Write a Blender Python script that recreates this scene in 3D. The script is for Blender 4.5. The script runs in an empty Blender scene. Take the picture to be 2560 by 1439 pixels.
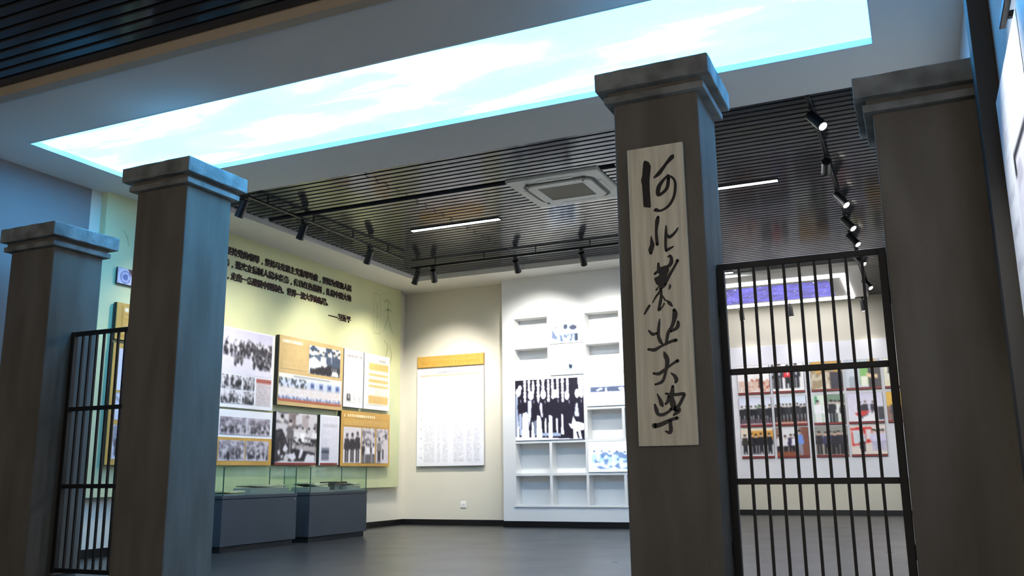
import bpy, bmesh, math, random
import numpy as np
from mathutils import Vector, Matrix, Euler

scene = bpy.context.scene
COL = scene.collection
random.seed(7)

# ------------------------------------------------------------------ camera
cam_d = bpy.data.cameras.new('camera')
cam_d.sensor_fit = 'HORIZONTAL'
cam_d.sensor_width = 36.0
cam_d.lens = 36.0 * 2223.84 / 2560.0
cam_d.clip_start = 0.05
cam_d.clip_end = 100
cam = bpy.data.objects.new('camera', cam_d)
COL.objects.link(cam)
CR = Vector((0.91046, 0.413431, -0.011711))
CU = Vector((0.094699, -0.180817, 0.978947))
CF = Vector((-0.402609, 0.892401, 0.203778))
cam.matrix_world = Matrix(((CR.x, CU.x, -CF.x, 0.0), (CR.y, CU.y, -CF.y, 0.0), (CR.z, CU.z, -CF.z, 0.9), (0, 0, 0, 1)))
scene.camera = cam

# ------------------------------------------------------------------ world, exposure
world = bpy.data.worlds.new('world')
scene.world = world
world.use_nodes = True
bg = world.node_tree.nodes['Background']
bg.inputs[0].default_value = (1.0, 0.89, 0.76, 1)
bg.inputs[1].default_value = 0.64
scene.view_settings.view_transform = 'Standard'
scene.view_settings.look = 'None'
scene.view_settings.gamma = 1.0
scene.view_settings.use_curve_mapping = False
scene.view_settings.exposure = 0.72

scene.cycles.use_light_tree = False
scene.cycles.max_bounces = 5
scene.cycles.diffuse_bounces = 3
scene.cycles.glossy_bounces = 3
scene.cycles.transmission_bounces = 2
scene.cycles.transparent_max_bounces = 10

# light levels (every light below belongs to a lamp that is built)
SKY_PANEL = 6.75        # luminous sky ceiling
STRIP = 150.0            # linear LED lamps
LED = 4.8              # LED outline of the star ceiling
W_LEFT = 96.0          # spotlights on the left wall
W_BACK = 245.0         # spotlights on the back wall
W_FAR = 12.0          # spotlights on the far wall
W_RIGHT = 220.0         # spotlights of the right-hand track
W_FRONT = 275.0         # spotlights of the entrance bay
WARM = (1.0, 0.93, 0.80)
NEUT = (1.0, 0.97, 0.92)

# ------------------------------------------------------------------ materials
def lin(c):
    return tuple(((v/255.0)/12.92 if v/255.0 <= 0.04045 else ((v/255.0+0.055)/1.055)**2.4) for v in c)

def mat(name, rgb, rough=0.6, metal=0.0, var=0.0, scale=4.0, stretch=(1, 1, 1), bump=0.0, bscale=60.0, rgb2=None, spec=0.5, rvar=0.0):
    m = bpy.data.materials.new(name)
    m.use_nodes = True
    nt = m.node_tree
    b = nt.nodes['Principled BSDF']
    c = lin(rgb)
    b.inputs['Base Color'].default_value = (*c, 1)
    b.inputs['Roughness'].default_value = rough
    b.inputs['Metallic'].default_value = metal
    b.inputs['Specular IOR Level'].default_value = spec
    tc = nt.nodes.new('ShaderNodeTexCoord')
    mp = nt.nodes.new('ShaderNodeMapping')
    mp.inputs['Scale'].default_value = stretch
    nt.links.new(tc.outputs['Object'], mp.inputs['Vector'])
    if var > 0:
        n = nt.nodes.new('ShaderNodeTexNoise')
        n.inputs['Scale'].default_value = scale
        n.inputs['Detail'].default_value = 2
        nt.links.new(mp.outputs[0], n.inputs['Vector'])
        r = nt.nodes.new('ShaderNodeValToRGB')
        c2 = lin(rgb2) if rgb2 else tuple(v*(1-var) for v in c)
        c1 = tuple(min(1, v*(1+var*0.5)) for v in c)
        r.color_ramp.elements[0].position = 0.3
        r.color_ramp.elements[1].position = 0.7
        r.color_ramp.elements[0].color = (*c2, 1)
        r.color_ramp.elements[1].color = (*c1, 1)
        nt.links.new(n.outputs['Fac'], r.inputs['Fac'])
        nt.links.new(r.outputs['Color'], b.inputs['Base Color'])
        if rvar > 0:
            mr = nt.nodes.new('ShaderNodeMapRange')
            mr.inputs['To Min'].default_value = rough - rvar
            mr.inputs['To Max'].default_value = rough + rvar
            nt.links.new(n.outputs['Fac'], mr.inputs['Value'])
            nt.links.new(mr.outputs[0], b.inputs['Roughness'])
    if bump > 0:
        n2 = nt.nodes.new('ShaderNodeTexNoise')
        n2.inputs['Scale'].default_value = bscale
        n2.inputs['Detail'].default_value = 2
        nt.links.new(mp.outputs[0], n2.inputs['Vector'])
        bp = nt.nodes.new('ShaderNodeBump')
        bp.inputs['Strength'].default_value = bump
        bp.inputs['Distance'].default_value = 0.01
        nt.links.new(n2.outputs['Fac'], bp.inputs['Height'])
        nt.links.new(bp.outputs['Normal'], b.inputs['Normal'])
    return m

def emit(name, rgb, strength):
    m = bpy.data.materials.new(name)
    m.use_nodes = True
    b = m.node_tree.nodes['Principled BSDF']
    b.inputs['Base Color'].default_value = (*lin(rgb), 1)
    b.inputs['Emission Color'].default_value = (*lin(rgb), 1)
    b.inputs['Emission Strength'].default_value = strength
    return m

def print_mat(name, emission=0.0, rough=0.4):
    m = bpy.data.materials.new(name)
    m.use_nodes = True
    nt = m.node_tree
    b = nt.nodes['Principled BSDF']
    a = nt.nodes.new('ShaderNodeAttribute')
    a.attribute_name = 'print_colour'
    nt.links.new(a.outputs['Color'], b.inputs['Base Color'])
    b.inputs['Roughness'].default_value = rough
    b.inputs['Specular IOR Level'].default_value = 0.3
    if emission > 0:
        nt.links.new(a.outputs['Color'], b.inputs['Emission Color'])
        b.inputs['Emission Strength'].default_value = emission
    return m

M = {}
M['white_wall'] = mat('white_wall_paint', (222, 216, 200), 0.75, var=0.03, scale=1.5)
M['beige_wall'] = mat('cream_wall_paint', (212, 206, 188), 0.75, var=0.03, scale=1.5)
M['grey_wall'] = mat('grey_wall_paint', (134, 129, 128), 0.75, var=0.04, scale=1.5)
M['right_wall'] = mat('pale_grey_wall_paint', (176, 178, 178), 0.75, var=0.03, scale=1.5)
M['soffit'] = mat('ceiling_paint', (234, 231, 224), 0.8, var=0.03, scale=1.0)
M['beige_trim'] = mat('beige_trim_paint', (186, 172, 150), 0.6, var=0.05, scale=3)
M['slat'] = mat('dark_metal_slat', (61, 62, 67), 0.12, metal=0.0, var=0.2, scale=1.2, stretch=(0.4, 6, 6), spec=0.19, rvar=0.02)
M['void'] = mat('ceiling_void_black', (9, 9, 10), 0.9, var=0.2, scale=3)
M['black'] = mat('black_powder_coat', (16, 16, 17), 0.42, var=0.2, scale=20)
M['base_black'] = mat('black_skirting', (14, 13, 14), 0.35, var=0.2, scale=8)
M['iron'] = mat('wrought_iron', (20, 17, 16), 0.5, var=0.3, scale=25, bump=0.15, bscale=120)
M['concrete'] = mat('weathered_render', (116, 111, 102), 0.85, var=0.2, scale=2.4, stretch=(2.2, 2.2, 0.45), bump=0.35, bscale=45, rgb2=(104, 97, 87), spec=0.25)
M['concrete_cap'] = mat('weathered_cap_render', (140, 142, 138), 0.85, var=0.4, scale=5.0, bump=0.5, bscale=35, rgb2=(108, 108, 104), spec=0.25)
M['sign_wood'] = mat('aged_cream_board', (246, 237, 212), 0.6, var=0.14, scale=5.0, stretch=(6, 6, 0.35), rgb2=(224, 214, 188), bump=0.05, bscale=60)
M['ink'] = mat('black_lacquer_ink', (14, 14, 18), 0.45, var=0.2, scale=30)
M['floor'] = mat('grey_vinyl_floor', (52, 52, 51), 0.30, var=0.10, scale=1.6, bump=0.04, bscale=18, rvar=0.05, spec=0.4)
M['backing'] = mat('pale_green_wallboard', (208, 208, 160), 0.65, var=0.06, scale=1.3, rgb2=(192, 198, 158))
M['backing_line'] = mat('green_ornament_print', (178, 184, 138), 0.7, var=0.1, scale=6)
M['letters'] = mat('dark_red_letters', (48, 20, 18), 0.5, var=0.2, scale=20)
M['gold'] = mat('ochre_board', (196, 152, 72), 0.5, var=0.12, scale=4.0)
M['gold_dark'] = mat('ochre_print_text', (156, 112, 44), 0.5, var=0.1, scale=9)
M['tan'] = mat('tan_board', (196, 168, 116), 0.5, var=0.12, scale=3.0)
M['sheet'] = mat('white_board', (232, 232, 236), 0.45, var=0.03, scale=3)
M['edge'] = mat('charcoal_board_edge', (40, 40, 42), 0.6, var=0.1, scale=8)
M['case'] = mat('charcoal_case', (64, 67, 72), 0.45, var=0.08, scale=3)
M['case_dark'] = mat('dark_plinth', (26, 27, 30), 0.5, var=0.1, scale=4)
M['felt'] = mat('grey_felt', (150, 148, 138), 0.9, var=0.1, scale=60, bump=0.2, bscale=300)
M['page'] = mat('aged_paper', (206, 196, 164), 0.8, var=0.15, scale=12)
M['paper_yellow'] = mat('yellowed_paper', (214, 190, 112), 0.8, var=0.15, scale=9)
M['cover'] = mat('brown_book_cover', (74, 56, 42), 0.6, var=0.25, scale=12)
M['shelf'] = mat('white_lacquer', (236, 236, 234), 0.4, var=0.02, scale=2)
M['ac'] = mat('offwhite_plastic', (216, 214, 200), 0.4, var=0.03, scale=4)
M['ac_slot'] = mat('dark_air_slot', (70, 68, 60), 0.6, var=0.1, scale=6)
M['ac_grille'] = mat('grey_beige_grille', (128, 122, 106), 0.7, var=0.12, scale=14, stretch=(1, 12, 1), bump=0.3, bscale=20)
M['plastic_white'] = mat('white_plastic', (238, 236, 228), 0.35, var=0.02, scale=10)
M['steel'] = mat('brushed_steel', (150, 150, 150), 0.3, metal=1.0, var=0.1, scale=20)
M['caption'] = mat('dark_red_caption', (132, 44, 38), 0.5, var=0.15, scale=14)
M['lip'] = mat('white_metal_lip', (214, 224, 232), 0.4, var=0.03, scale=4)
M['print'] = print_mat('printed_sheet')
M['print_lit'] = print_mat('backlit_print', 0.5)
M['strip'] = emit('led_strip_glow', (240, 248, 255), STRIP)
M['led'] = emit('led_outline_glow', (248, 250, 255), LED)
M['lens'] = emit('spotlight_lens_glow', (255, 248, 232), 6.0)

def sky_material():
    m = bpy.data.materials.new('backlit_sky_print')
    m.use_nodes = True
    nt = m.node_tree
    b = nt.nodes['Principled BSDF']
    tc = nt.nodes.new('ShaderNodeTexCoord')
    mp = nt.nodes.new('ShaderNodeMapping')
    mp.inputs['Scale'].default_value = (0.45, 1.5, 1)
    mp.inputs['Location'].default_value = (1.3, 0.4, 0)
    n = nt.nodes.new('ShaderNodeTexNoise')
    n.inputs['Scale'].default_value = 1.3
    n.inputs['Detail'].default_value = 7
    n.inputs['Roughness'].default_value = 0.55
    n.inputs['Distortion'].default_value = 0.5
    r = nt.nodes.new('ShaderNodeValToRGB')
    r.color_ramp.elements[0].position = 0.42
    r.color_ramp.elements[0].color = (0.058, 0.38, 0.88, 1)
    r.color_ramp.elements[1].position = 0.66
    r.color_ramp.elements[1].color = (0.15, 0.52, 1.0, 1)
    e = r.color_ramp.elements.new(0.52)
    e.color = (0.066, 0.42, 0.91, 1)
    nt.links.new(tc.outputs['Object'], mp.inputs['Vector'])
    nt.links.new(mp.outputs[0], n.inputs['Vector'])
    nt.links.new(n.outputs['Fac'], r.inputs['Fac'])
    nt.links.new(r.outputs['Color'], b.inputs['Emission Color'])
    b.inputs['Base Color'].default_value = (0.6, 0.75, 0.85, 1)
    b.inputs['Emission Strength'].default_value = SKY_PANEL
    return m
M['sky'] = sky_material()

def star_material():
    m = bpy.data.materials.new('star_field_film')
    m.use_nodes = True
    nt = m.node_tree
    b = nt.nodes['Principled BSDF']
    tc = nt.nodes.new('ShaderNodeTexCoord')
    n = nt.nodes.new('ShaderNodeTexNoise')
    n.inputs['Scale'].default_value = 3.0
    n.inputs['Detail'].default_value = 4
    r = nt.nodes.new('ShaderNodeValToRGB')
    r.color_ramp.elements[0].position = 0.35
    r.color_ramp.elements[0].color = (0.055, 0.050, 0.20, 1)
    r.color_ramp.elements[1].position = 0.7
    r.color_ramp.elements[1].color = (0.12, 0.11, 0.55, 1)
    v = nt.nodes.new('ShaderNodeTexVoronoi')
    v.inputs['Scale'].default_value = 9.0
    lt = nt.nodes.new('ShaderNodeMapRange')
    lt.inputs['From Min'].default_value = 0.22
    lt.inputs['From Max'].default_value = 0.05
    mx = nt.nodes.new('ShaderNodeMixRGB')
    mx.inputs['Color2'].default_value = (0.55, 0.6, 1.0, 1)
    for nd in (n, v):
        nt.links.new(tc.outputs['Object'], nd.inputs['Vector'])
    nt.links.new(n.outputs['Fac'], r.inputs['Fac'])
    nt.links.new(v.outputs['Distance'], lt.inputs['Value'])
    nt.links.new(lt.outputs[0], mx.inputs['Fac'])
    nt.links.new(r.outputs['Color'], mx.inputs['Color1'])
    nt.links.new(mx.outputs[0], b.inputs['Emission Color'])
    nt.links.new(mx.outputs[0], b.inputs['Base Color'])
    b.inputs['Emission Strength'].default_value = 1.0
    return m
M['stars'] = star_material()

def glass_material():
    m = bpy.data.materials.new('case_glass')
    m.use_nodes = True
    nt = m.node_tree
    nt.nodes.remove(nt.nodes['Principled BSDF'])
    out = nt.nodes['Material Output']
    t = nt.nodes.new('ShaderNodeBsdfTransparent')
    t.inputs[0].default_value = (0.93, 0.975, 0.95, 1)
    g = nt.nodes.new('ShaderNodeBsdfGlossy')
    g.inputs['Roughness'].default_value = 0.02
    lw = nt.nodes.new('ShaderNodeLayerWeight')
    lw.inputs['Blend'].default_value = 0.5
    pw = nt.nodes.new('ShaderNodeMath')
    pw.operation = 'POWER'
    pw.inputs[1].default_value = 4.0
    nt.links.new(lw.outputs['Facing'], pw.inputs[0])
    f = nt.nodes.new('ShaderNodeMapRange')
    f.inputs['To Min'].default_value = 0.035
    f.inputs['To Max'].default_value = 0.75
    nt.links.new(pw.outputs[0], f.inputs['Value'])
    mx = nt.nodes.new('ShaderNodeMixShader')
    nt.links.new(f.outputs[0], mx.inputs[0])
    nt.links.new(t.outputs[0], mx.inputs[1])
    nt.links.new(g.outputs[0], mx.inputs[2])
    nt.links.new(mx.outputs[0], out.inputs[0])
    return m
M['glass'] = glass_material()
M['glass_edge'] = mat('green_glass_edge', (44, 84, 70), 0.2, var=0.1, scale=10)

for k in ('print_lit', 'lens', 'stars'):
    M[k].cycles.emission_sampling = 'NONE'

# ------------------------------------------------------------------ object helpers
def link(o, parent=None):
    COL.objects.link(o)
    if parent is not None:
        o.parent = parent
        if parent.type == 'EMPTY':
            o.matrix_parent_inverse = Matrix.Translation(-parent.location)
    return o

def tag(o, label=None, cat=None, group=None, kind=None):
    if label:
        o['label'] = label
    if cat:
        o['category'] = cat
    if group:
        o['group'] = group
    if kind:
        o['kind'] = kind
    return o

def thing(name, label, cat, loc=(0, 0, 0), group=None, kind=None):
    o = bpy.data.objects.new(name, None)
    o.location = loc
    o.empty_display_size = 0.1
    COL.objects.link(o)
    return tag(o, label, cat, group, kind)

def from_bm(name, bm, m, parent=None, smooth=False):
    me = bpy.data.meshes.new(name)
    bm.normal_update()
    bm.to_mesh(me)
    bm.free()
    me.materials.append(m)
    if smooth:
        for p in me.polygons:
            p.use_smooth = True
    return link(bpy.data.objects.new(name, me), parent)

def add_box(bm, x0, x1, y0, y1, z0, z1, bev=0.0):
    r = bmesh.ops.create_cube(bm, size=1.0)
    vs = r['verts']
    for v in vs:
        v.co = Vector(((x0+x1)/2+v.co.x*(x1-x0), (y0+y1)/2+v.co.y*(y1-y0), (z0+z1)/2+v.co.z*(z1-z0)))
    if bev > 0:
        es = list({e for v in vs for e in v.link_edges})
        bmesh.ops.bevel(bm, geom=es, offset=bev, segments=2, affect='EDGES', profile=0.5)

def box(name, x0, x1, y0, y1, z0, z1, m, parent=None, bev=0.0):
    bm = bmesh.new()
    add_box(bm, min(x0, x1), max(x0, x1), min(y0, y1), max(y0, y1), min(z0, z1), max(z0, z1), bev)
    return from_bm(name, bm, m, parent)

def cyl_mesh(name, r0, r1, z0, z1, seg=20, cap=True):
    bm = bmesh.new()
    a = [bm.verts.new((r0*math.cos(2*math.pi*i/seg), r0*math.sin(2*math.pi*i/seg), z0)) for i in range(seg)]
    b = [bm.verts.new((r1*math.cos(2*math.pi*i/seg), r1*math.sin(2*math.pi*i/seg), z1)) for i in range(seg)]
    for i in range(seg):
        bm.faces.new((a[i], a[(i+1) % seg], b[(i+1) % seg], b[i]))
    if cap:
        bm.faces.new(a[::-1])
        bm.faces.new(b)
    me = bpy.data.meshes.new(name)
    bm.to_mesh(me)
    bm.free()
    return me

# a flat rectangle on a wall: O is its top-left corner as a visitor sees it, U runs to the right, N out of the wall
def on_wall(O, U, N, u, d, n):
    return Vector(O) + Vector(U)*u + Vector((0, 0, -1))*d + Vector(N)*n

def slab(name, O, U, N, w, h, t, m, parent=None, bev=0.003):
    a = on_wall(O, U, N, 0, 0, 0)
    b = on_wall(O, U, N, w, h, t)
    return box(name, a.x, b.x, a.y, b.y, a.z, b.z, m, parent, bev)

LEFT = dict(U=(0, 1, 0), N=(1, 0, 0))
BACK = dict(U=(1, 0, 0), N=(0, -1, 0))
RIGHT = dict(U=(0, -1, 0), N=(-1, 0, 0))

# ------------------------------------------------------------------ printed pictures (flat print, one colour per grid point)
class Picture:
    def __init__(s, w, h, bgc, cell=0.016, seed=1):
        s.w, s.h = w, h
        s.nx = max(4, int(round(w/cell)))
        s.ny = max(4, int(round(h/cell)))
        s.a = np.zeros((s.ny, s.nx, 3)) + np.array(bgc, float)
        s.u, s.v = np.meshgrid(np.linspace(0, 1, s.nx), np.linspace(0, 1, s.ny))
        s.rs = np.random.RandomState(seed)
        s.asp = w/h

    def put(s, mask, c, a=1.0):
        s.a[mask] = s.a[mask]*(1-a)+np.array(c, float)*a
        return s

    def rect(s, u0, v0, u1, v1, c, a=1.0):
        return s.put((s.u >= u0) & (s.u <= u1) & (s.v >= v0) & (s.v <= v1), c, a)

    def ell(s, cu, cv, ru, rv, c, a=1.0):
        return s.put(((s.u-cu)/ru)**2+((s.v-cv)/rv)**2 <= 1, c, a)

    def poly(s, pts, c, a=1.0):
        m = np.zeros_like(s.u, bool)
        n = len(pts)
        for i in range(n):
            (x1, y1), (x2, y2) = pts[i], pts[(i+1) % n]
            if y1 == y2:
                continue
            t = ((s.v >= y1) != (s.v >= y2)) & (s.u < (x2-x1)*(s.v-y1)/(y2-y1)+x1)
            m ^= t
        return s.put(m, c, a)

    def grad(s, v0, v1, c0, c1):
        t = np.clip((s.v-v0)/(v1-v0), 0, 1)[..., None]
        m = (s.v >= v0) & (s.v <= v1)
        g = np.array(c0, float)*(1-t)+np.array(c1, float)*t
        s.a[m] = g[m]
        return s

    def noise(s, u0, v0, u1, v1, c, fu, fv, thr=0.5, a=1.0):
        g = s.rs.rand(fv+2, fu+2)
        x = np.clip((s.u-u0)/(u1-u0), 0, 0.9999)*fu
        y = np.clip((s.v-v0)/(v1-v0), 0, 0.9999)*fv
        i, j = x.astype(int), y.astype(int)
        fx, fy = x-i, y-j
        val = (g[j, i]*(1-fx)+g[j, i+1]*fx)*(1-fy)+(g[j+1, i]*(1-fx)+g[j+1, i+1]*fx)*fy
        m = (s.u >= u0) & (s.u <= u1) & (s.v >= v0) & (s.v <= v1) & (val > thr)
        return s.put(m, c, a)

    def person(s, u, vf, h, coat, trous, skin=(205, 180, 165), hair=(35, 32, 32), split=True):
        k = h/s.asp
        j = s.rs.uniform(-10, 12)
        coat = tuple(v+j for v in coat)
        h = h*s.rs.uniform(0.94, 1.03)
        s.poly([(u-0.13*k, vf-0.80*h), (u+0.13*k, vf-0.80*h), (u+0.17*k, vf-0.46*h), (u+0.10*k, vf-0.42*h), (u-0.10*k, vf-0.42*h), (u-0.17*k, vf-0.46*h)], coat)
        if split:
            s.poly([(u-0.11*k, vf-0.46*h), (u-0.005*k, vf-0.46*h), (u-0.02*k, vf), (u-0.10*k, vf)], trous)
            s.poly([(u+0.005*k, vf-0.46*h), (u+0.11*k, vf-0.46*h), (u+0.10*k, vf), (u+0.02*k, vf)], trous)
        else:
            s.rect(u-0.12*k, vf-0.46*h, u+0.12*k, vf, trous)
        s.ell(u, vf-0.89*h, 0.065*k, 0.085*h, skin)
        s.ell(u, vf-0.945*h, 0.062*k, 0.04*h, hair)
        return s

    def crowd(s, u0, v0, u1, v1, h, n, coats, skin=(190, 185, 185), trous=(40, 40, 45)):
        for q in sorted(s.rs.rand(n)):
            u = u0+(u1-u0)*s.rs.rand()
            vf = v0+(v1-v0)*q
            c = coats[s.rs.randint(len(coats))]
            s.person(u, vf, h*(0.85+0.3*s.rs.rand()), c, trous, skin, (30, 30, 34))
        return s

    def lines(s, u0, v0, u1, v1, n, c, a=0.7, fill=0.45):
        st = (v1-v0)/n
        for i in range(n):
            e = u1 if s.rs.rand() > 0.2 else u0+(u1-u0)*(0.5+0.4*s.rs.rand())
            m = (s.u >= u0) & (s.u <= e) & (s.v >= v0+i*st) & (s.v <= v0+i*st+st*fill) & (s.rs.rand(s.ny, s.nx) > 0.25)
            s.put(m, c, a)
        return s

    def cols(s, u0, v0, u1, v1, n, c, a=0.7, fill=0.45):
        st = (u1-u0)/n
        for i in range(n):
            m = (s.u >= u0+i*st) & (s.u <= u0+i*st+st*fill) & (s.v >= v0) & (s.v <= v1) & (s.rs.rand(s.ny, s.nx) > 0.3)
            s.put(m, c, a)
        return s

    def glyphs(s, u0, v0, u1, v1, n, c, a=1.0):
        st = (u1-u0)/n
        for i in range(n):
            s.rect(u0+i*st, v0, u0+i*st+st*0.68, v1, c, a)
        return s

    def place(s, name, O, U, N, n, parent, m=None, label=None):
        s_w, s_h = s.w, s.h
        base = on_wall(O, U, N, 0, 0, n)
        Uv, Dv = Vector(U), Vector((0, 0, -1))
        uu = np.linspace(0, s_w, s.nx)
        vv = np.linspace(0, s_h, s.ny)
        gu, gv = np.meshgrid(uu, vv)
        co = np.array(base)[None, None, :]+gu[..., None]*np.array(Uv)+gv[..., None]*np.array(Dv)
        idx = np.arange(s.nx*s.ny).reshape(s.ny, s.nx)
        f = np.stack([idx[:-1, :-1], idx[1:, :-1], idx[1:, 1:], idx[:-1, 1:]], -1).reshape(-1, 4)
        me = bpy.data.meshes.new(name)
        me.from_pydata([tuple(p) for p in co.reshape(-1, 3)], [], [tuple(q) for q in f.tolist()])
        q = np.pad(s.a+s.rs.uniform(-9, 9, (s.ny, s.nx, 1)), ((1, 1), (1, 1), (0, 0)), mode='edge')
        q = (q[:-2]+2*q[1:-1]+q[2:])/4
        q = (q[:, :-2]+2*q[:, 1:-1]+q[:, 2:])/4
        c = np.clip(q/255.0, 0, 1)
        c = np.where(c <= 0.04045, c/12.92, ((c+0.055)/1.055)**2.4)
        at = me.color_attributes.new('print_colour', 'FLOAT_COLOR', 'POINT')
        at.data.foreach_set('color', np.concatenate([c.reshape(-1, 3), np.ones((s.nx*s.ny, 1))], 1).ravel())
        me.materials.append(m or M['print'])
        o = link(bpy.data.objects.new(name, me), parent)
        if label:
            o['label'] = label
        return o

# ================================================================== THE SETTING
Z = 4.33      # soffit height
ZS = 4.40     # underside of the slats
XL, XR = -8.87, 0.60
YB, YF = 14.60, 19.50
XE = -3.75    # where the back wall ends and the deeper bay begins

tag(box('floor', XL-0.15, XR+0.15, -3.0, YF+0.15, -0.12, 0.0, M['floor']), 'glossy grey vinyl floor of the exhibition hall', kind='structure')

def wall(name, label, m, *b):
    return tag(box(name, *b, m), label, kind='structure')

wall('wall_left', 'white left wall behind the green display board', M['white_wall'], XL-0.15, XL, 7.31, YB+0.15, 0, 4.55)
wall('wall_left_entrance', 'plain grey wall section beside the gate pillar on the left', M['grey_wall'], XL-0.15, XL, -3.0, 7.31, 0, 4.55)
wall('wall_back', 'cream back wall with the name list', M['beige_wall'], XL, XE-0.12, YB, YB+0.15, 0, 4.55)
wall('wall_return', 'white return wall of the deeper bay', M['white_wall'], XE-0.12, XE, YB+0.15, YF, 0, 4.55)
wall('wall_far', 'cream far wall behind the colour photographs', M['beige_wall'], XE-0.12, XR, YF, YF+0.15, 0, 4.55)
wall('wall_right', 'pale grey right wall', M['right_wall'], XR, XR+0.15, -3.0, YF+0.15, 0, 4.55)

def skirting(name, label, *b):
    return tag(box(name, *b, M['base_black'], None, 0.004), label, kind='structure')

skirting('baseboard_left', 'black skirting along the left wall', XL, XL+0.02, 7.32, YB, 0, 0.10)
skirting('baseboard_left_entrance', 'black skirting along the grey entrance wall', XL, XL+0.02, -3.0, 7.31, 0, 0.10)
skirting('baseboard_back', 'black skirting under the name list', XL+0.02, -6.69, YB-0.02, YB, 0, 0.10)
skirting('baseboard_shelving', 'black skirting under the white shelving', -6.68, XE, 14.33, 14.35, 0, 0.10)
skirting('baseboard_far', 'black skirting along the far wall', XE, XR, YF-0.02, YF, 0, 0.10)
skirting('baseboard_right', 'black skirting along the right wall', XR-0.02, XR, 6.6, YF-0.02, 0, 0.10)

# jamb at the right, in front of the low pillar
tag(box('trim_1', 0.487, XR, 5.50, 5.68, 0, 4.33, mat('dark_grey_jamb', (62, 60, 56), 0.6, var=0.06, scale=3), None, 0.006), 'dark grey jamb post beside the right-hand pillar', kind='structure')
tag(box('trim_2', XL, XR, 5.0, 5.10, Z-0.012, ZS+0.1, M['beige_trim']), 'beige trim strip at the front edge of the white soffit', kind='structure')

# ceiling: void above, soffit pieces, one object for each slat
ceil = thing('ceiling', 'dark slatted ceiling with white soffits', None, (-4, 8, 4.6), kind='structure')
box('void_panel', XL-0.15, XR+0.15, -3.0, YF+0.15, 4.55, 4.62, M['void'], ceil)
LPX0, LPX1, LPY0, LPY1 = -8.19, -0.045, 5.925, 7.405
def soffit(x0, x1, y0, y1, z0=Z, z1=4.55):
    return box('soffit_panel', x0, x1, y0, y1, z0, z1, M['soffit'], ceil)
soffit(XL, XR, 5.10, LPY0)
soffit(XL, LPX0, LPY0, LPY1)
soffit(LPX1, XR, LPY0, LPY1)
soffit(XL, XR, LPY1, 8.24)
soffit(XL, -8.055, 8.24, YB)
soffit(-8.055, XE, 13.69, YB)
soffit(XE, -0.70, 16.02, 19.22)
SL = 0.12
slat_cache = {}
def slat(x0, x1, y):
    key = round(x1-x0, 3)
    if key not in slat_cache:
        bm = bmesh.new()
        add_box(bm, 0, x1-x0, -0.0425, 0.0425, 0, 0.045, 0.004)
        me = bpy.data.meshes.new('slat')
        bm.to_mesh(me)
        bm.free()
        me.materials.append(M['slat'])
        slat_cache[key] = me
    o = bpy.data.objects.new('slat', slat_cache[key])
    o.location = (x0, y, ZS)
    return link(o, ceil)
for i in range(46):
    y = 8.30+SL*i
    if y > 13.66:
        break
    if i == 10:
        slat(-2.95, XR-0.005, y)
        continue
    xj = -5.75+0.06*(i % 2)
    acy = 9.42 < y < 10.63
    slat(-8.045, xj-0.004, y)
    if acy:
        slat(xj+0.004, -4.30+0.0, y)
        slat(-3.20, XR-0.005, y)
    else:
        slat(xj+0.004, XR-0.005, y)
for i in range(100):
    y = 13.70+SL*i
    if y > 19.42:
        break
    if y < 15.98:
        slat(XE+0.01, XR-0.005, y)
    else:
        slat(-0.685, XR-0.005, y)
for i in range(26):
    y = 4.93-SL*i
    slat(XL+0.01, XR-0.005, y)
bm = bmesh.new()
for i in range(26, 66):
    y = 4.93-SL*i
    add_box(bm, XL+0.01, XR-0.005, y-0.0425, y+0.0425, ZS, ZS+0.045)
tag(from_bm('slat_field', bm, M['slat'], ceil), kind='stuff')

# ================================================================== LUMINOUS CEILINGS AND LAMPS
sp = thing('sky_light_panel', 'long luminous ceiling panel printed with a blue cloudy sky', 'light panel', ((LPX0+LPX1)/2, (LPY0+LPY1)/2, Z))
box('sky_film', LPX0, LPX1, LPY0, LPY1, Z+0.050, Z+0.060, M['sky'], sp)
w = 0.014
for b in ((LPX0, LPX1, LPY0, LPY0+w), (LPX0, LPX1, LPY1-w, LPY1), (LPX0, LPX0+w, LPY0+w, LPY1-w), (LPX1-w, LPX1, LPY0+w, LPY1-w)):
    box('frame_lip', *b, Z-0.006, Z+0.049, M['lip'], sp)

def strip_lamp(x0, x1, y, label):
    t = thing('linear_lamp', label, 'ceiling lamp', ((x0+x1)/2, y, ZS), group='linear ceiling lamps')
    box('housing', x0-0.01, x1+0.01, y-0.046, y+0.046, ZS+0.002, ZS+0.05, M['black'], t)
    box('side_rail', x0-0.01, x1+0.01, y-0.046, y-0.040, ZS-0.016, ZS+0.002, M['black'], t)
    box('side_rail', x0-0.01, x1+0.01, y+0.040, y+0.046, ZS-0.016, ZS+0.002, M['black'], t)
    for a in (x0-0.01, x1):
        box('end_cap', a, a+0.01, y-0.040, y+0.040, ZS-0.016, ZS+0.002, M['black'], t)
    box('diffuser', x0, x1, y-0.0395, y+0.0395, ZS-0.014, ZS-0.002, M['strip'], t)
strip_lamp(-6.50, -5.09, 10.88, 'slim white LED lamp left of the air conditioner')
strip_lamp(-2.72, -1.31, 10.88, 'slim white LED lamp right of the tall pillar with the signboard')
strip_lamp(-3.70, -2.80, 15.86, 'short white LED lamp just before the star ceiling')

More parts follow.
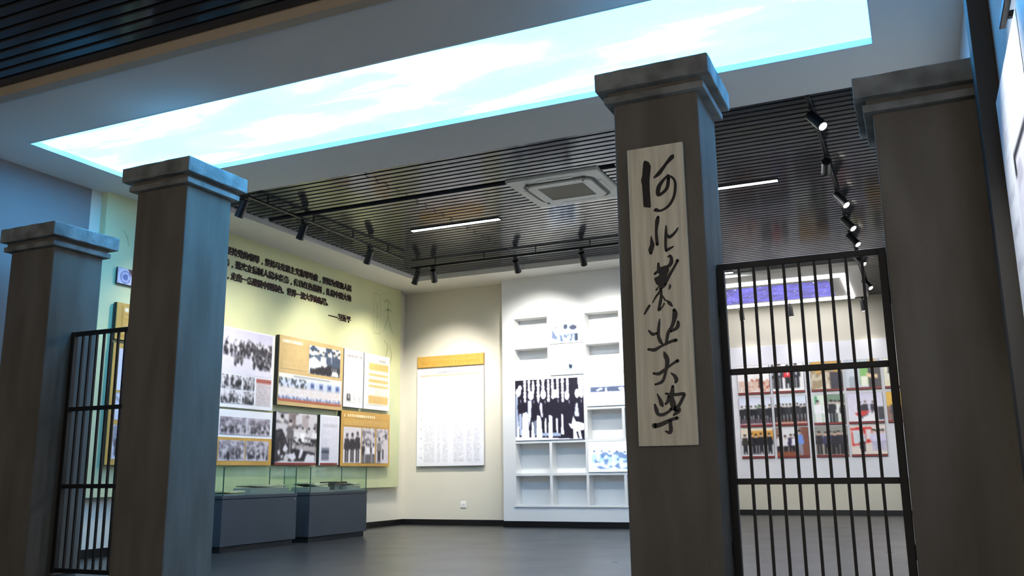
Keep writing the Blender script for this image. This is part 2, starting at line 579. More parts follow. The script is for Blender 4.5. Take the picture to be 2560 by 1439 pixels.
# star ceiling of the far bay
st = thing('star_ceiling', 'violet starry ceiling panel outlined by white LED lines', 'light panel', (-2.3, 17.9, Z))
box('star_film', XE+0.05, -1.30, 17.15, 18.62, Z-0.02, Z-0.001, M['stars'], st)
for b in ((XE+0.05, -0.96, 16.58, 16.86), (XE+0.05, -0.96, 18.86, 19.14), (-1.05, -0.96, 16.86, 18.86)):
    box('led_line', *b, Z-0.015, Z-0.001, M['led'], st)

# air conditioner cassette
ac = thing('air_conditioner', 'off-white ceiling cassette air conditioner between the dark slats', 'air conditioner', (-3.75, 10.02, 4.42))
box('fascia', -4.345, -3.155, 9.45, 10.60, 4.372, 4.43, M['ac'], ac, 0.012)
def rounded_frame(name, x0, x1, y0, y1, r, wdt, z0, z1, m, parent):
    bm = bmesh.new()
    def ring(off, z):
        vs = []
        for cx, cy, a0 in ((x1-r, y1-r, 0), (x0+r, y1-r, 90), (x0+r, y0+r, 180), (x1-r, y0+r, 270)):
            for k in range(7):
                a = math.radians(a0+15*k)
                vs.append(bm.verts.new((cx+(r-off)*math.cos(a), cy+(r-off)*math.sin(a), z)))
        return vs
    o0, i0 = ring(0, z0), ring(wdt, z0)
    o1, i1 = ring(0, z1), ring(wdt, z1)
    n = len(o0)
    for i in range(n):
        j = (i+1) % n
        bm.faces.new((o0[j], o0[i], i0[i], i0[j]))
        bm.faces.new((o1[i], o1[j], i1[j], i1[i]))
        bm.faces.new((o0[i], o0[j], o1[j], o1[i]))
        bm.faces.new((i0[j], i0[i], i1[i], i1[j]))
    bmesh.ops.recalc_face_normals(bm, faces=bm.faces)
    return from_bm(name, bm, m, parent)
rounded_frame('slot_ring', -4.22, -3.28, 9.61, 10.47, 0.16, 0.045, 4.368, 4.3735, M['ac_slot'], ac)
rounded_frame('intake_frame', -4.165, -3.335, 9.665, 10.415, 0.12, 0.115, 4.350, 4.374, M['ac'], ac)
box('intake_grille', -4.06, -3.44, 9.77, 10.31, 4.358, 4.374, M['ac_grille'], ac)
for x0, x1, y0, y1 in ((-3.98, -3.52, 9.555, 9.605), (-3.98, -3.52, 10.475, 10.525), (-4.27, -4.225, 9.83, 10.25), (-3.275, -3.23, 9.83, 10.25)):
    box('air_flap', x0, x1, y0, y1, 4.366, 4.373, M['ac'], ac, 0.002)
for x, y in ((-3.42, 9.70), (-3.38, 9.62), (-4.12, 9.62), (-4.15, 10.40)):
    box('clip', x-0.012, x+0.012, y-0.018, y+0.018, 4.346, 4.372, M['ac_slot'], ac, 0.002)

# track lights
def track(label, x0, x1, y0, y1):
    t = thing('light_track', label, 'light track', ((x0+x1)/2, (y0+y1)/2, 4.36), group='ceiling light tracks')
    box('rail', x0, x1, y0, y1, 4.315, 4.345, M['black'], t, 0.003)
    n = 4
    for i in range(n):
        f = (i+0.5)/n
        x, y = (x0+(x1-x0)*f, (y0+y1)/2) if x1-x0 > y1-y0 else ((x0+x1)/2, y0+(y1-y0)*f)
        box('hanger', x-0.008, x+0.008, y-0.008, y+0.008, 4.345, 4.41, M['black'], t)
track('black light track along the left wall', -7.40, -7.365, 8.26, 12.10)
track('black light track in front of the shelving', -7.62, -3.95, 12.73, 12.765)
track('black light track receding above the right-hand gate', -0.685, -0.65, 8.26, 18.40)
track('black light track along the far wall', -3.70, -0.72, 19.10, 19.135)

body_me = cyl_mesh('spot_body', 0.050, 0.050, -0.21, 0.0)
body_me.materials.append(M['black'])
rim_me = cyl_mesh('spot_rim', 0.054, 0.052, -0.222, -0.20)
rim_me.materials.append(M['black'])
lens_me = cyl_mesh('spot_lens', 0.041, 0.041, -0.2235, -0.2215)
lens_me.materials.append(M['lens'])
def spotlight(label, x, y, target, watts, angle=98, blend=1.0, colour=WARM, group='track spotlights', z=4.315, drop=0.085):
    t = thing('track_spotlight', label, 'spotlight', (x, y, z), group=group)
    box('adapter', x-0.022, x+0.022, y-0.05, y+0.05, z-0.03, z, M['black'], t, 0.003)
    box('stem', x-0.009, x+0.009, y-0.009, y+0.009, z-drop, z-0.03, M['black'], t)
    piv = Vector((x, y, z-drop))
    d = (Vector(target)-piv).normalized()
    q = (-d).to_track_quat('Z', 'Y')
    b = bpy.data.objects.new('lamp_body', body_me)
    link(b, t)
    b.location = piv - d*0.03
    b.rotation_mode = 'QUATERNION'
    b.rotation_quaternion = q
    for nm, me in (('rim', rim_me), ('lens', lens_me)):
        c = bpy.data.objects.new(nm, me)
        COL.objects.link(c)
        c.parent = b
    ld = bpy.data.lights.new('spot_beam', 'SPOT')
    ld.energy = watts
    ld.color = colour
    ld.spot_size = math.radians(angle)
    ld.spot_blend = blend
    ld.shadow_soft_size = 0.035
    lo = bpy.data.objects.new('spot_beam', ld)
    COL.objects.link(lo)
    lo.parent = b
    lo.location = (0, 0, -0.235)
    return t

XW = -8.70
for y, ty, tz, nm, pw in ((8.30, 8.55, 1.9, 'nearest spotlight of the left wall track, beside the tall pillar cap', 1.0),
                      (9.50, 9.95, 2.0, 'second spotlight of the left wall track, lens edge lit', 1.0),
                      (10.30, 11.0, 2.1, 'third spotlight of the left wall track', 0.0),
                      (11.12, 11.85, 2.1, 'last spotlight of the left wall track, nearest the corner', 1.45)):
    if pw:
        spotlight(nm, -7.383, y, (XW, ty, tz), W_LEFT*pw, group='spotlights of the left track')
spotlight('leftmost spotlight of the back track, tilted to the left wall', -7.50, 12.748, (XW, 13.25, 2.0), W_LEFT*1.6, group='spotlights of the back track')
spotlight('second spotlight of the back track, above the name list', -7.20, 12.748, (-7.85, 14.55, 2.25), W_BACK*1.1, angle=72, colour=NEUT, group='spotlights of the back track')
spotlight('spotlight of the back track above the left half of the shelving', -5.68, 12.748, (-5.95, 14.4, 2.75), W_BACK*0.78, angle=88, colour=NEUT, group='spotlights of the back track')
spotlight('spotlight of the back track beside the tall signboard pillar', -4.55, 12.748, (-4.70, 14.4, 2.6), W_BACK*0.78, angle=88, colour=NEUT, group='spotlights of the back track')
names = ('nearest spotlight of the right track, glowing lens facing the gate', 'second spotlight of the right track, turned away to the far wall', 'third spotlight of the right track', 'fourth spotlight of the right track', 'fifth spotlight of the right track, just above the gate', 'sixth spotlight of the right track, behind the gate top rail', 'farthest spotlight of the right track, beside the star ceiling')
for (y, ty), nm in zip(((8.55, 7.6), (10.0, 11.0), (11.35, 10.6), (12.55, 11.8), (13.5, 12.8), (14.9, 14.2), (17.0, 16.2)), names):
    if 'second' in nm:
        spotlight(nm, -0.667, y, (-1.9, 19.4, 1.9), 640.0, angle=34, blend=0.8, colour=NEUT, group='spotlights of the right track')
    else:
        spotlight(nm, -0.667, y, (0.6, ty, 2.4), W_RIGHT, colour=NEUT, group='spotlights of the right track')
for x, nm in ((-3.25, 'left'), (-2.24, 'middle'), (-0.82, 'right')):
    spotlight('%s of the three black spotlights above the far colour photographs' % nm, x, 19.318-0.2, (x+0.15, 19.40, 2.2), W_FAR, angle=75, colour=NEUT, group='spotlights of the far wall', z=4.315)

# lamps of the entrance bay, above the visitor
track('black light track of the entrance bay near the right wall', -0.62, -0.585, 2.2, 4.9)
for y, nm in ((3.0, 'rear'), (4.3, 'front')):
    spotlight('%s spotlight of the entrance bay, turned to the text panels' % nm, -0.60, y, (0.57, y+0.45, 2.2), W_FRONT, angle=44, colour=NEUT, group='spotlights of the entrance bay')

# ================================================================== GATE
def pillar(name, label, x0, x1, top, ol=0.105, orr=0.105, y0=5.90, y1=6.48):
    t = thing(name, label, 'pillar', ((x0+x1)/2, (y0+y1)/2, 0), group='gate pillars')
    box('shaft', x0, x1, y0, y1, 0, top-0.225, M['concrete'], t, 0.012)
    k = 0.055
    box('cap_moulding', x0-min(k, ol), x1+min(k, orr), y0-k, y1+k, top-0.226, top-0.174, M['concrete_cap'], t, 0.008)
    k = 0.03
    box('cap_neck', x0-min(k, ol), x1+min(k, orr), y0-k, y1+k, top-0.175, top-0.139, M['concrete'], t)
    bm = bmesh.new()
    add_box(bm, x0-ol, x1+orr, y0-0.105, y1+0.105, top-0.14, top, 0.010)
    bmesh.ops.subdivide_edges(bm, edges=[e for e in bm.edges if e.calc_length() > 0.3], cuts=8, use_grid_fill=True)
    for v in bm.verts:
        v.co += Vector((random.uniform(-1, 1), random.uniform(-1, 1), random.uniform(-1, 1)))*0.0025
    from_bm('cap_slab', bm, M['concrete_cap'], t)
    return t
pillar('gate_pillar', 'low weathered grey pillar at the far left of the gate', -8.235, -7.615, 3.375, ol=0.05)
pillar('gate_pillar', 'tall weathered grey pillar without a signboard', -6.545, -5.925, 3.768)
pillar('gate_pillar', 'tall weathered pillar carrying the long calligraphy signboard', -1.828, -1.208, 3.758)
pillar('gate_pillar', 'low dark pillar at the right wall behind the jamb', -0.088, 0.532, 3.372, orr=0.058)

def iron_gate(label, x0, x1, y=6.20):
    t = thing('iron_gate', label, 'gate', ((x0+x1)/2, y, 0), group='iron bar gates')
    pw = 0.05
    for a, b in ((x0, x0+pw), (x1-pw, x1)):
        box('post', a, b, y-0.025, y+0.025, 0.03, 2.325, M['iron'], t, 0.004)
    for z, hgt in ((2.283, 0.042), (1.543, 0.040), (0.808, 0.040), (0.035, 0.040)):
        box('rail', x0+pw, x1-pw, y-0.02, y+0.02, z, z+hgt, M['iron'], t, 0.003)
    n = 9
    for i in range(n):
        x = x0+pw+(x1-x0-2*pw)*(i+1)/(n+1)
        box('bar', x-0.0095, x+0.0095, y-0.0095, y+0.0095, 0.05, 2.29, M['iron'], t)
    for z in (0.35, 1.95):
        for xx in (x0-0.006, x1):
            box('hinge', xx, xx+0.006, y-0.02, y+0.02, z, z+0.09, M['iron'], t)
iron_gate('black iron bar gate between the two left-hand pillars', -7.608, -6.552)
iron_gate('black iron bar gate right of the signboard pillar', -1.201, -0.095)

# signboard with brush calligraphy
sb = thing('signboard', 'tall cream signboard with black vertical Chinese calligraphy on the pillar', 'sign', (-1.527, 5.88, 1.066))
box('board', -1.728, -1.326, 5.868, 5.899, 1.066, 3.160, M['sign_wood'], sb, 0.003)
STROKES = [[[[-1.6086,3.056],[-1.5961,3.0623],[-1.5705,3.0458],[-1.5577,3.0148],[-1.5637,2.9704],[-1.5726,2.906],[-1.5734,2.8446],[-1.5721,2.7833],[-1.571,2.7181],[-1.5773,2.7109],[-1.621,2.7209],[-1.6245,2.7336],[-1.6252,2.8112],[-1.6281,2.8855],[-1.6335,2.9192],[-1.6231,2.9548],[-1.6193,2.9955],[-1.6135,3.0361]],[[-1.5434,2.9303],[-1.5265,2.9482],[-1.4677,3.0088],[-1.4171,3.0685],[-1.3969,3.0775],[-1.3873,3.0698],[-1.3904,3.0477],[-1.4399,3.0085],[-1.4866,2.9462],[-1.5114,2.9295],[-1.5399,2.9195]],[[-1.4377,2.9305,0.0059],[-1.4729,2.8991,0.0099],[-1.5047,2.859,0.0148],[-1.5156,2.8199,0.0154],[-1.5128,2.7951,0.0118],[-1.4813,2.8068,0.0108],[-1.4522,2.8351,0.0118],[-1.4406,2.8699,0.0122],[-1.4367,2.91,0.0118]],[[-1.4379,2.9264,0.0079],[-1.4092,2.9078,0.0078],[-1.3929,2.879,0.0088],[-1.391,2.8382,0.0097],[-1.4019,2.7753,0.0097],[-1.43,2.7229,0.0097],[-1.4669,2.6918,0.0088],[-1.5071,2.6791,0.0083],[-1.5344,2.6888,0.0138],[-1.5445,2.6862,0.0079]]],[[[-1.5229,2.6361,0.0098],[-1.5301,2.6089,0.0147],[-1.5367,2.5697,0.0118],[-1.5409,2.5302,0.0098],[-1.5403,2.4902,0.0108],[-1.5379,2.4402,0.0108]],[[-1.5784,2.5068,0.002],[-1.5767,2.4747,0.0099],[-1.5734,2.4424,0.0157],[-1.5848,2.4079,0.0177],[-1.586,2.3822,0.0098]],[[-1.4698,2.5672,0.0039],[-1.4716,2.5295,0.0088],[-1.4762,2.4824,0.0097],[-1.479,2.4392,0.0097],[-1.4788,2.4036,0.0097],[-1.4758,2.3835,0.0058]],[[-1.4774,2.3916,0.0097],[-1.4535,2.4006,0.0097],[-1.4257,2.4131,0.0048]],[[-1.4659,2.5089,0.0039],[-1.4534,2.4836,0.0116],[-1.4255,2.496,0.0097],[-1.401,2.5207,0.0077],[-1.3875,2.5408,0.0039]]],[[[-1.468,2.3434,0.0039],[-1.4521,2.3495,0.0096],[-1.4434,2.3289,0.0116],[-1.4467,2.3019,0.0135],[-1.4633,2.2802,0.0116],[-1.4947,2.2738,0.0097],[-1.5262,2.2673,0.0097]],[[-1.5362,2.3058,0.0068],[-1.5358,2.2723,0.0117],[-1.5351,2.2447,0.0117]],[[-1.565,2.2341,0.0078],[-1.5427,2.2495,0.0097],[-1.5186,2.2626,0.0097]],[[-1.5261,2.2712],[-1.4633,2.2802],[-1.465,2.2452],[-1.4865,2.2006],[-1.4933,2.1391],[-1.5134,2.1255],[-1.5396,2.1475],[-1.5585,2.1611],[-1.5706,2.1975],[-1.5663,2.2068],[-1.5364,2.2175],[-1.5312,2.2443]],[[-1.4017,2.3126,0.0105],[-1.4125,2.2903,0.0086],[-1.4459,2.2393,0.0096],[-1.4751,2.1956,0.0116],[-1.4967,2.1511,0.0096]],[[-1.5357,2.1471,0.0039],[-1.5596,2.1202,0.0058]],[[-1.5268,2.1307,0.0097],[-1.5337,2.108,0.0087],[-1.5624,2.0758,0.0068],[-1.5886,2.0335,0.0035]],[[-1.5256,2.115,0.0077],[-1.5277,2.0687,0.0097],[-1.5376,2.0232,0.0106],[-1.5483,1.9778,0.0087],[-1.5192,2.0022,0.0048],[-1.5086,2.0225,0.0048]],[[-1.5231,2.0837,0.0048],[-1.4999,2.0429,0.0058]],[[-1.4903,2.0421,0.0038],[-1.472,2.0211,0.0124],[-1.4546,1.9996,0.0057]],[[-1.6113,2.0162,0.0074],[-1.6288,1.9925,0.0088],[-1.6491,1.9601,0.0055]],[[-1.4619,2.1484,0.0042],[-1.4635,2.1323,0.0067],[-1.4712,2.1168,0.0029]]],[[[-1.5444,1.9189,0.0029],[-1.5511,1.883,0.0087],[-1.5571,1.8376,0.0106],[-1.5588,1.7996,0.0115],[-1.5477,1.7645,0.0125],[-1.5316,1.7406,0.0057]],[[-1.6245,1.8427,0.0058],[-1.6014,1.818,0.0116],[-1.5859,1.8168,0.0097],[-1.5663,1.823,0.0077]],[[-1.4418,1.9716,0.0114],[-1.4375,1.9425,0.018],[-1.4474,1.8976,0.0142],[-1.4646,1.8571,0.0114],[-1.4894,1.821,0.0114],[-1.4986,1.7875,0.0105],[-1.5062,1.7502,0.0095]],[[-1.4192,1.8896,0.0076],[-1.4204,1.865,0.0132],[-1.4348,1.8434,0.0114],[-1.4737,1.8274,0.0095]],[[-1.6332,1.7153,0.0077],[-1.5908,1.7086,0.0125],[-1.5514,1.7268,0.0086],[-1.5201,1.7398,0.0086],[-1.4695,1.7589,0.0104],[-1.4388,1.7643,0.0113]]],[[[-1.5262,1.6911,0.0038],[-1.516,1.664,0.0152],[-1.5061,1.6333,0.0152],[-1.5096,1.5998,0.0133],[-1.519,1.5629,0.0104],[-1.5347,1.5115,0.0095],[-1.555,1.4864,0.0105],[-1.5957,1.4743,0.0067]],[[-1.6039,1.549,0.0077],[-1.5675,1.545,0.0114],[-1.5361,1.5639,0.0105],[-1.4967,1.5896,0.0085],[-1.4615,1.6118,0.0085],[-1.4344,1.6251,0.0113]],[[-1.4838,1.5441,0.0047],[-1.462,1.5261,0.0113],[-1.4501,1.4995,0.0131],[-1.4567,1.4813,0.0075]]],[[[-1.4768,1.456,0.0094],[-1.4823,1.4192,0.0141],[-1.4898,1.3827,0.0159],[-1.4824,1.3419,0.0206],[-1.4765,1.3086,0.0149]],[[-1.5263,1.4102,0.0066],[-1.487,1.401,0.0113],[-1.4457,1.4009,0.0103],[-1.4045,1.4027,0.0111],[-1.4133,1.3756,0.0111],[-1.4379,1.3327,0.0112],[-1.4616,1.308,0.0149]],[[-1.5064,1.3908,0.0094],[-1.5155,1.358,0.0113],[-1.5315,1.3403,0.0066]],[[-1.5853,1.4093,0.0038],[-1.5697,1.3752,0.0104],[-1.5587,1.3414,0.0142],[-1.5512,1.3245,0.0047]],[[-1.6056,1.3415,0.0057],[-1.5975,1.3097,0.0133],[-1.5857,1.2761,0.0114],[-1.5537,1.2712,0.0113],[-1.5151,1.2881,0.0094],[-1.4915,1.3092,0.0112]],[[-1.4763,1.3122,0.0168],[-1.4489,1.3002,0.0204],[-1.463,1.2788,0.013],[-1.4805,1.2656,0.0056]],[[-1.6139,1.1998,0.0171],[-1.5834,1.2025,0.0151],[-1.5296,1.2227,0.0131],[-1.4913,1.2378,0.0112],[-1.4572,1.2457,0.0112]],[[-1.5065,1.2329,0.0112],[-1.5044,1.1999,0.0121],[-1.5041,1.1672,0.0131],[-1.5142,1.1511,0.0112],[-1.5382,1.1609,0.0056]]]]
def catmull(p, n=5):
    out = []
    for i in range(len(p)-1):
        p0, p1, p2, p3 = p[max(i-1, 0)], p[i], p[i+1], p[min(i+2, len(p)-1)]
        for k in range(n):
            t = k/n
            out.append([0.5*(2*b+(c-a)*t+(2*a-5*b+4*c-d)*t*t+(-a+3*b-3*c+d)*t**3) for a, b, c, d in zip(p0, p1, p2, p3)])
    out.append(list(p[-1]))
    return out
def brush(bm, pts, y0, y1):
    P = catmull(pts)
    L, R = [], []
    n = len(P)
    for i in range(n):
        a, b = P[max(i-1, 0)], P[min(i+1, n-1)]
        dx, dz = b[0]-a[0], b[1]-a[1]
        l = math.hypot(dx, dz) or 1
        r = max(P[i][2], 0.0008)
        L.append((P[i][0]-dz/l*r, P[i][1]+dx/l*r))
        R.append((P[i][0]+dz/l*r, P[i][1]-dx/l*r))
    for i in range(n-1):
        q = (L[i], L[i+1], R[i+1], R[i])
        f = [bm.verts.new((x, y0, z)) for x, z in q]
        b = [bm.verts.new((x, y1, z)) for x, z in q]
        bm.faces.new(f)
        for k in range(4):
            bm.faces.new((f[k], b[k], b[(k+1) % 4], f[(k+1) % 4]))
    for px, pz, r in (P[0], P[-1]):
        disc = [bm.verts.new((px+max(r, 0.0008)*math.cos(k*math.pi/6), y0, pz+max(r, 0.0008)*math.sin(k*math.pi/6))) for k in range(12)]
        bm.faces.new(disc)
for c_i, ch in enumerate(STROKES):
    bm = bmesh.new()
    for s_i, st_ in enumerate(ch[:2] if c_i == 4 else ch):
        y0 = 5.8655-0.00012*s_i
        if len(st_[0]) == 2:
            f = [bm.verts.new((x, y0, z)) for x, z in st_]
            b = [bm.verts.new((x, 5.868, z)) for x, z in st_]
            bm.faces.new(f)
            for k in range(len(f)):
                bm.faces.new((f[k], b[k], b[(k+1) % len(f)], f[(k+1) % len(f)]))
        else:
            brush(bm, st_, y0, 5.868)
    bmesh.ops.recalc_face_normals(bm, faces=bm.faces)
    co = from_bm('calligraphy_character', bm, M['ink'], sb)
    if c_i == 4:
        bm = bmesh.new()
        brush(bm, ch[2], 5.8655, 5.868)
        bmesh.ops.recalc_face_normals(bm, faces=bm.faces)
        from_bm('ink_dot', bm, M['ink'], co)

# ================================================================== LEFT WALL
XBK = -8.77
bk = thing('wall_display_backing', 'pale green backing board covering the left wall', None, (XL, 10.9, 0.68), kind='structure')
box('backing_board', XL, XBK, 7.46, 14.30, 0.68, Z, M['backing'], bk, 0.004)
def ornament(parts, name='faint_ornament'):
    bm = bmesh.new()
    for pts in parts:
        P = catmull([(y, z, r) for y, z, r in pts], 4)
        for i in range(len(P)-1):
            a, b = P[i], P[i+1]
            dx, dz = b[0]-a[0], b[1]-a[1]
            l = math.hypot(dx, dz) or 1
            q = [(a[0]-dz/l*a[2], a[1]+dx/l*a[2]), (b[0]-dz/l*b[2], b[1]+dx/l*b[2]), (b[0]+dz/l*b[2], b[1]-dx/l*b[2]), (a[0]+dz/l*a[2], a[1]-dx/l*a[2])]
            bm.faces.new([bm.verts.new((XBK+0.002, y, z)) for y, z in q])
    bmesh.ops.recalc_face_normals(bm, faces=bm.faces)
    return from_bm(name, bm, M['backing_line'], bk)
ornament([[(13.36, 4.12, .008), (13.36, 3.40, .008)], [(13.58, 4.12, .008), (13.58, 3.40, .008)], [(13.36, 4.12, .008), (13.58, 4.12, .008)], [(13.36, 3.40, .008), (13.58, 3.40, .008)],
          [(13.42, 4.0, .01), (13.47, 3.85, .012), (13.52, 4.0, .01)], [(13.47, 3.85, .01), (13.47, 3.5, .01)], [(13.40, 3.7, .008), (13.54, 3.7, .008)],
          [(13.68, 4.02, .014), (13.82, 4.06, .02), (13.95, 4.0, .012)], [(13.72, 3.85, .012), (13.86, 3.9, .022), (13.98, 3.86, .01)], [(13.82, 4.1, .012), (13.84, 3.8, .02), (13.74, 3.55, .016), (13.66, 3.45, .006)],
          [(13.84, 3.8, .014), (13.92, 3.6, .024), (14.04, 3.44, .01)], [(13.72, 3.3, .012), (13.85, 3.2, .02), (13.78, 3.0, .012)], [(13.9, 3.25, .012), (13.98, 3.05, .02), (13.9, 2.85, .008)]])
ornament([[(7.72, 3.92, .006), (7.80, 3.82, .016), (7.83, 3.72, .006)], [(7.95, 4.0, .006), (7.98, 3.84, .02), (7.94, 3.76, .006)], [(8.06, 3.98, .008), (8.08, 3.8, .02), (8.16, 3.75, .006)]])

# quotation in raised characters
def text_line(chars, y_first, pitch, zc, size, parent, offset=0.0):
    made = []
    for i, ch in enumerate(chars):
        if ch == ' ':
            continue
        cu = bpy.data.curves.new('character', 'FONT')
        cu.body = ch
        cu.size = size
        cu.align_x = 'CENTER'
        cu.align_y = 'CENTER'
        cu.extrude = 0.008
        cu.offset = offset
        cu.resolution_u = 2
        cu.materials.append(M['letters'])
        o = bpy.data.objects.new('character_curve', cu)
        COL.objects.link(o)
        made.append((o, y_first+pitch*i, zc))
    return made
quote = thing('wall_quotation', 'four lines of raised dark red Chinese characters on the green wall board', 'lettering', (XBK, 11.0, 3.45))
tmp = []
SZ = 0.122
tmp += text_line('“坚', 9.708-0.1198*2, 0.1198, 4.062, SZ, quote, 0.0028)
tmp += text_line('持党的领导,坚持马克思主义指导地位,坚持为党和人民', 9.708, 0.1198, 4.062, SZ, quote, 0.0028)
tmp += text_line('事业服务', 9.674-0.121*4, 0.121, 3.885, SZ, quote, 0.0028)
tmp += text_line(',落实立德树人根本任务,传承红色基因,扎根中国大地', 9.674, 0.121, 3.885, SZ, quote, 0.0028)
tmp += text_line('办大学,', 9.714-0.1137*4, 0.1137, 3.705, SZ, quote, 0.0028)
tmp += text_line('走出一条建设中国特色、世界一流大学的新路。', 9.714, 0.1137, 3.705, SZ, quote, 0.0028)
tmp += text_line('——习近平', 12.58-0.128*4, 0.128, 3.515, SZ, quote, 0.0028)
bpy.context.view_layer.update()
dg = bpy.context.evaluated_depsgraph_get()
WALLM = Matrix(((0, 0, 1, 0), (1, 0, 0, 0), (0, 1, 0, 0), (0, 0, 0, 1)))
for o, y, z in tmp:
    me = bpy.data.meshes.new_from_object(o.evaluated_get(dg))
    me.transform(Matrix.Translation((XBK+0.0085, y, z-0.005)) @ WALLM)
    link(bpy.data.objects.new('character', me), quote)
for o, y, z in tmp:
    cu = o.data
    bpy.data.objects.remove(o)
    bpy.data.curves.remove(cu)

# exhibition boards
GREY = [(45, 42, 46), (70, 66, 70), (225, 222, 226), (110, 105, 110), (30, 28, 32), (190, 186, 192)]
XBD = XBK+0.021   # boards hang on 2 cm spacers
def board(name, label, y0, y1, z0, z1, m, t=0.07, edge=True):
    r = thing(name, label, 'exhibition board', (XBK, (y0+y1)/2, z0), group='boards on the left wall')
    O = (XBD, y0, z1)
    slab('board', O, LEFT['U'], LEFT['N'], y1-y0, z1-z0, t-0.033, M['edge'] if edge else M['sheet'], r, 0.0)
    slab('face_sheet', (XBK+t-0.012, y0, z1), LEFT['U'], LEFT['N'], y1-y0, z1-z0, 0.012, m, r, 0.002)
    return r, t
def pic(r, t, y0, y1, z0, z1, name, bgc, seed=1, cell=0.014):
    p = Picture(y1-y0, z1-z0, bgc, cell, seed)
    p.args = (name, (XBK, y0, z1), LEFT['U'], LEFT['N'], t+0.003, r)
    return p
def done(p, label=None):
    return p.place(*p.args, label=label)

# A: white board, large village photograph above small ones
r, t = board('exhibition_board', 'white board with a large snowy village crowd photograph above smaller photographs', 9.50, 10.615, 1.845, 2.965, M['sheet'], 0.06, edge=False)
p = pic(r, t, 9.52, 10.555, 2.32, 2.945, 'photograph', (222, 216, 226), 3)
p.grad(0, 0.5, (206, 200, 220), (232, 226, 234))
p.poly([(0.45, 0.30), (0.58, 0.22), (0.68, 0.36), (0.86, 0.34), (1, 0.20), (1, 0.5), (0.45, 0.5)], (58, 50, 54)).noise(0.3, 0.3, 1, 0.55, (120, 112, 118), 14, 6, 0.5)
p.crowd(0.02, 0.45, 0.98, 0.66, 0.26, 60, [(60, 54, 58), (225, 220, 226), (90, 84, 90), (40, 36, 40)])
p.crowd(0.62, 0.70, 0.98, 0.88, 0.24, 40, [(52, 46, 52), (84, 78, 86), (40, 36, 40)])
p.crowd(0.2, 0.72, 0.42, 0.84, 0.2, 12, [(70, 64, 68), (120, 112, 116)])
p.noise(0.5, 0.45, 1, 0.95, (230, 226, 236), 24, 10, 0.78, 0.7)
done(p)
for k, (a, b, c, d, s_) in enumerate(((9.52, 9.93, 2.10, 2.30, 5), (9.52, 9.93, 1.90, 2.085, 6), (9.95, 10.205, 2.10, 2.30, 7), (9.95, 10.205, 1.90, 2.085, 8))):
    p = pic(r, t, a, b, c, d, 'photograph', (226, 222, 228), s_)
    p.crowd(0.05, 0.85, 0.95, 1.05, 0.8, 14, GREY)
    p.noise(0, 0, 1, 1, (40, 36, 40), 16, 9, 0.72, 0.8).noise(0, 0, 1, 1, (240, 236, 240), 14, 8, 0.74, 0.8)
    done(p)
p = pic(r, t, 10.235, 10.565, 1.90, 2.295, 'text_block', (206, 196, 198), 9)
p.rect(0, 0.03, 1, 0.16, (160, 82, 72)).lines(0.05, 0.24, 0.95, 0.96, 13, (150, 140, 144), 0.5)
done(p)

# B: ochre board with two photographs
r, t = board('exhibition_board', 'tan board with a meeting photograph above a long group photograph', 10.68, 12.325, 1.945, 2.995, M['tan'], 0.10)
p = pic(r, t, 10.74, 11.24, 2.885, 2.945, 'title', (196, 168, 116), 2, 0.012)
p.rect(0, 0.1, 0.03, 1, (255, 250, 240)).glyphs(0.09, 0.12, 1, 0.9, 9, (252, 246, 232))
done(p)
p = pic(r, t, 10.76, 11.34, 2.50, 2.83, 'text_block', (198, 172, 122), 2)
p.lines(0.02, 0.05, 0.98, 0.95, 9, (178, 150, 98), 0.45)
done(p)
p = pic(r, t, 11.40, 12.235, 2.475, 2.925, 'photograph', (226, 230, 236), 12)
p.rect(0, 0, 1, 0.42, (232, 236, 240)).noise(0, 0, 1, 0.5, (60, 76, 100), 9, 4, 0.55)
for u, s_ in ((0.10, 1), (0.28, 1), (0.44, 0), (0.62, 1), (0.80, 1), (0.94, 1)):
    p.person(u, 1.15, 1.05, (70, 84, 106) if s_ else (236, 238, 240), (40, 44, 52), (228, 214, 200), (30, 30, 36))
p.poly([(0.0, 0.5), (0.16, 0.38), (0.42, 0.60), (0.36, 0.72), (0.10, 0.80), (0, 0.78)], (246, 246, 246))
p.poly([(0.02, 0.88), (0.52, 0.66), (0.72, 0.62), (0.74, 1.0), (0.06, 1.0)], (38, 36, 44)).poly([(0.74, 0.82), (0.92, 0.84), (0.96, 1.0), (0.72, 1.0)], (236, 238, 236)).poly([(0.40, 0.62), (0.50, 0.5), (0.58, 0.62), (0.5, 0.72)], (240, 240, 240))
done(p)
p = pic(r, t, 10.685, 12.285, 2.005, 2.425, 'photograph', (196, 206, 226), 14)
p.grad(0, 0.35, (232, 234, 226), (190, 200, 224)).rect(0.22, 0.04, 0.80, 0.10, (96, 92, 102)).rect(0.0, 0.0, 0.20, 0.16, (232, 230, 214)).rect(0.80, 0.0, 1, 0.16, (232, 230, 214))
for k in range(4):
    p.rect(0.48+0.14*k, 0.24, 0.545+0.14*k, 0.46, (120, 140, 186)).rect(0.49+0.14*k, 0.28, 0.535+0.14*k, 0.40, (66, 76, 124))
p.noise(0, 0.16, 0.42, 0.5, (64, 72, 78), 22, 5, 0.5)
for row in range(4):
    for k in range(40):
        u = (k+0.5*(row % 2))/40
        p.ell(u, 0.50+0.09*row, 0.009, 0.035, (210, 190, 176)).rect(u-0.011, 0.54+0.09*row, u+0.011, 0.66+0.09*row, (222, 228, 240))
for k in range(44):
    p.rect(k/44, 0.82+0.03*math.sin(k*1.9), k/44+0.012, 0.90, (60, 76, 128))
p.rect(0, 0.90, 1, 1.0, (176, 92, 66))
done(p)

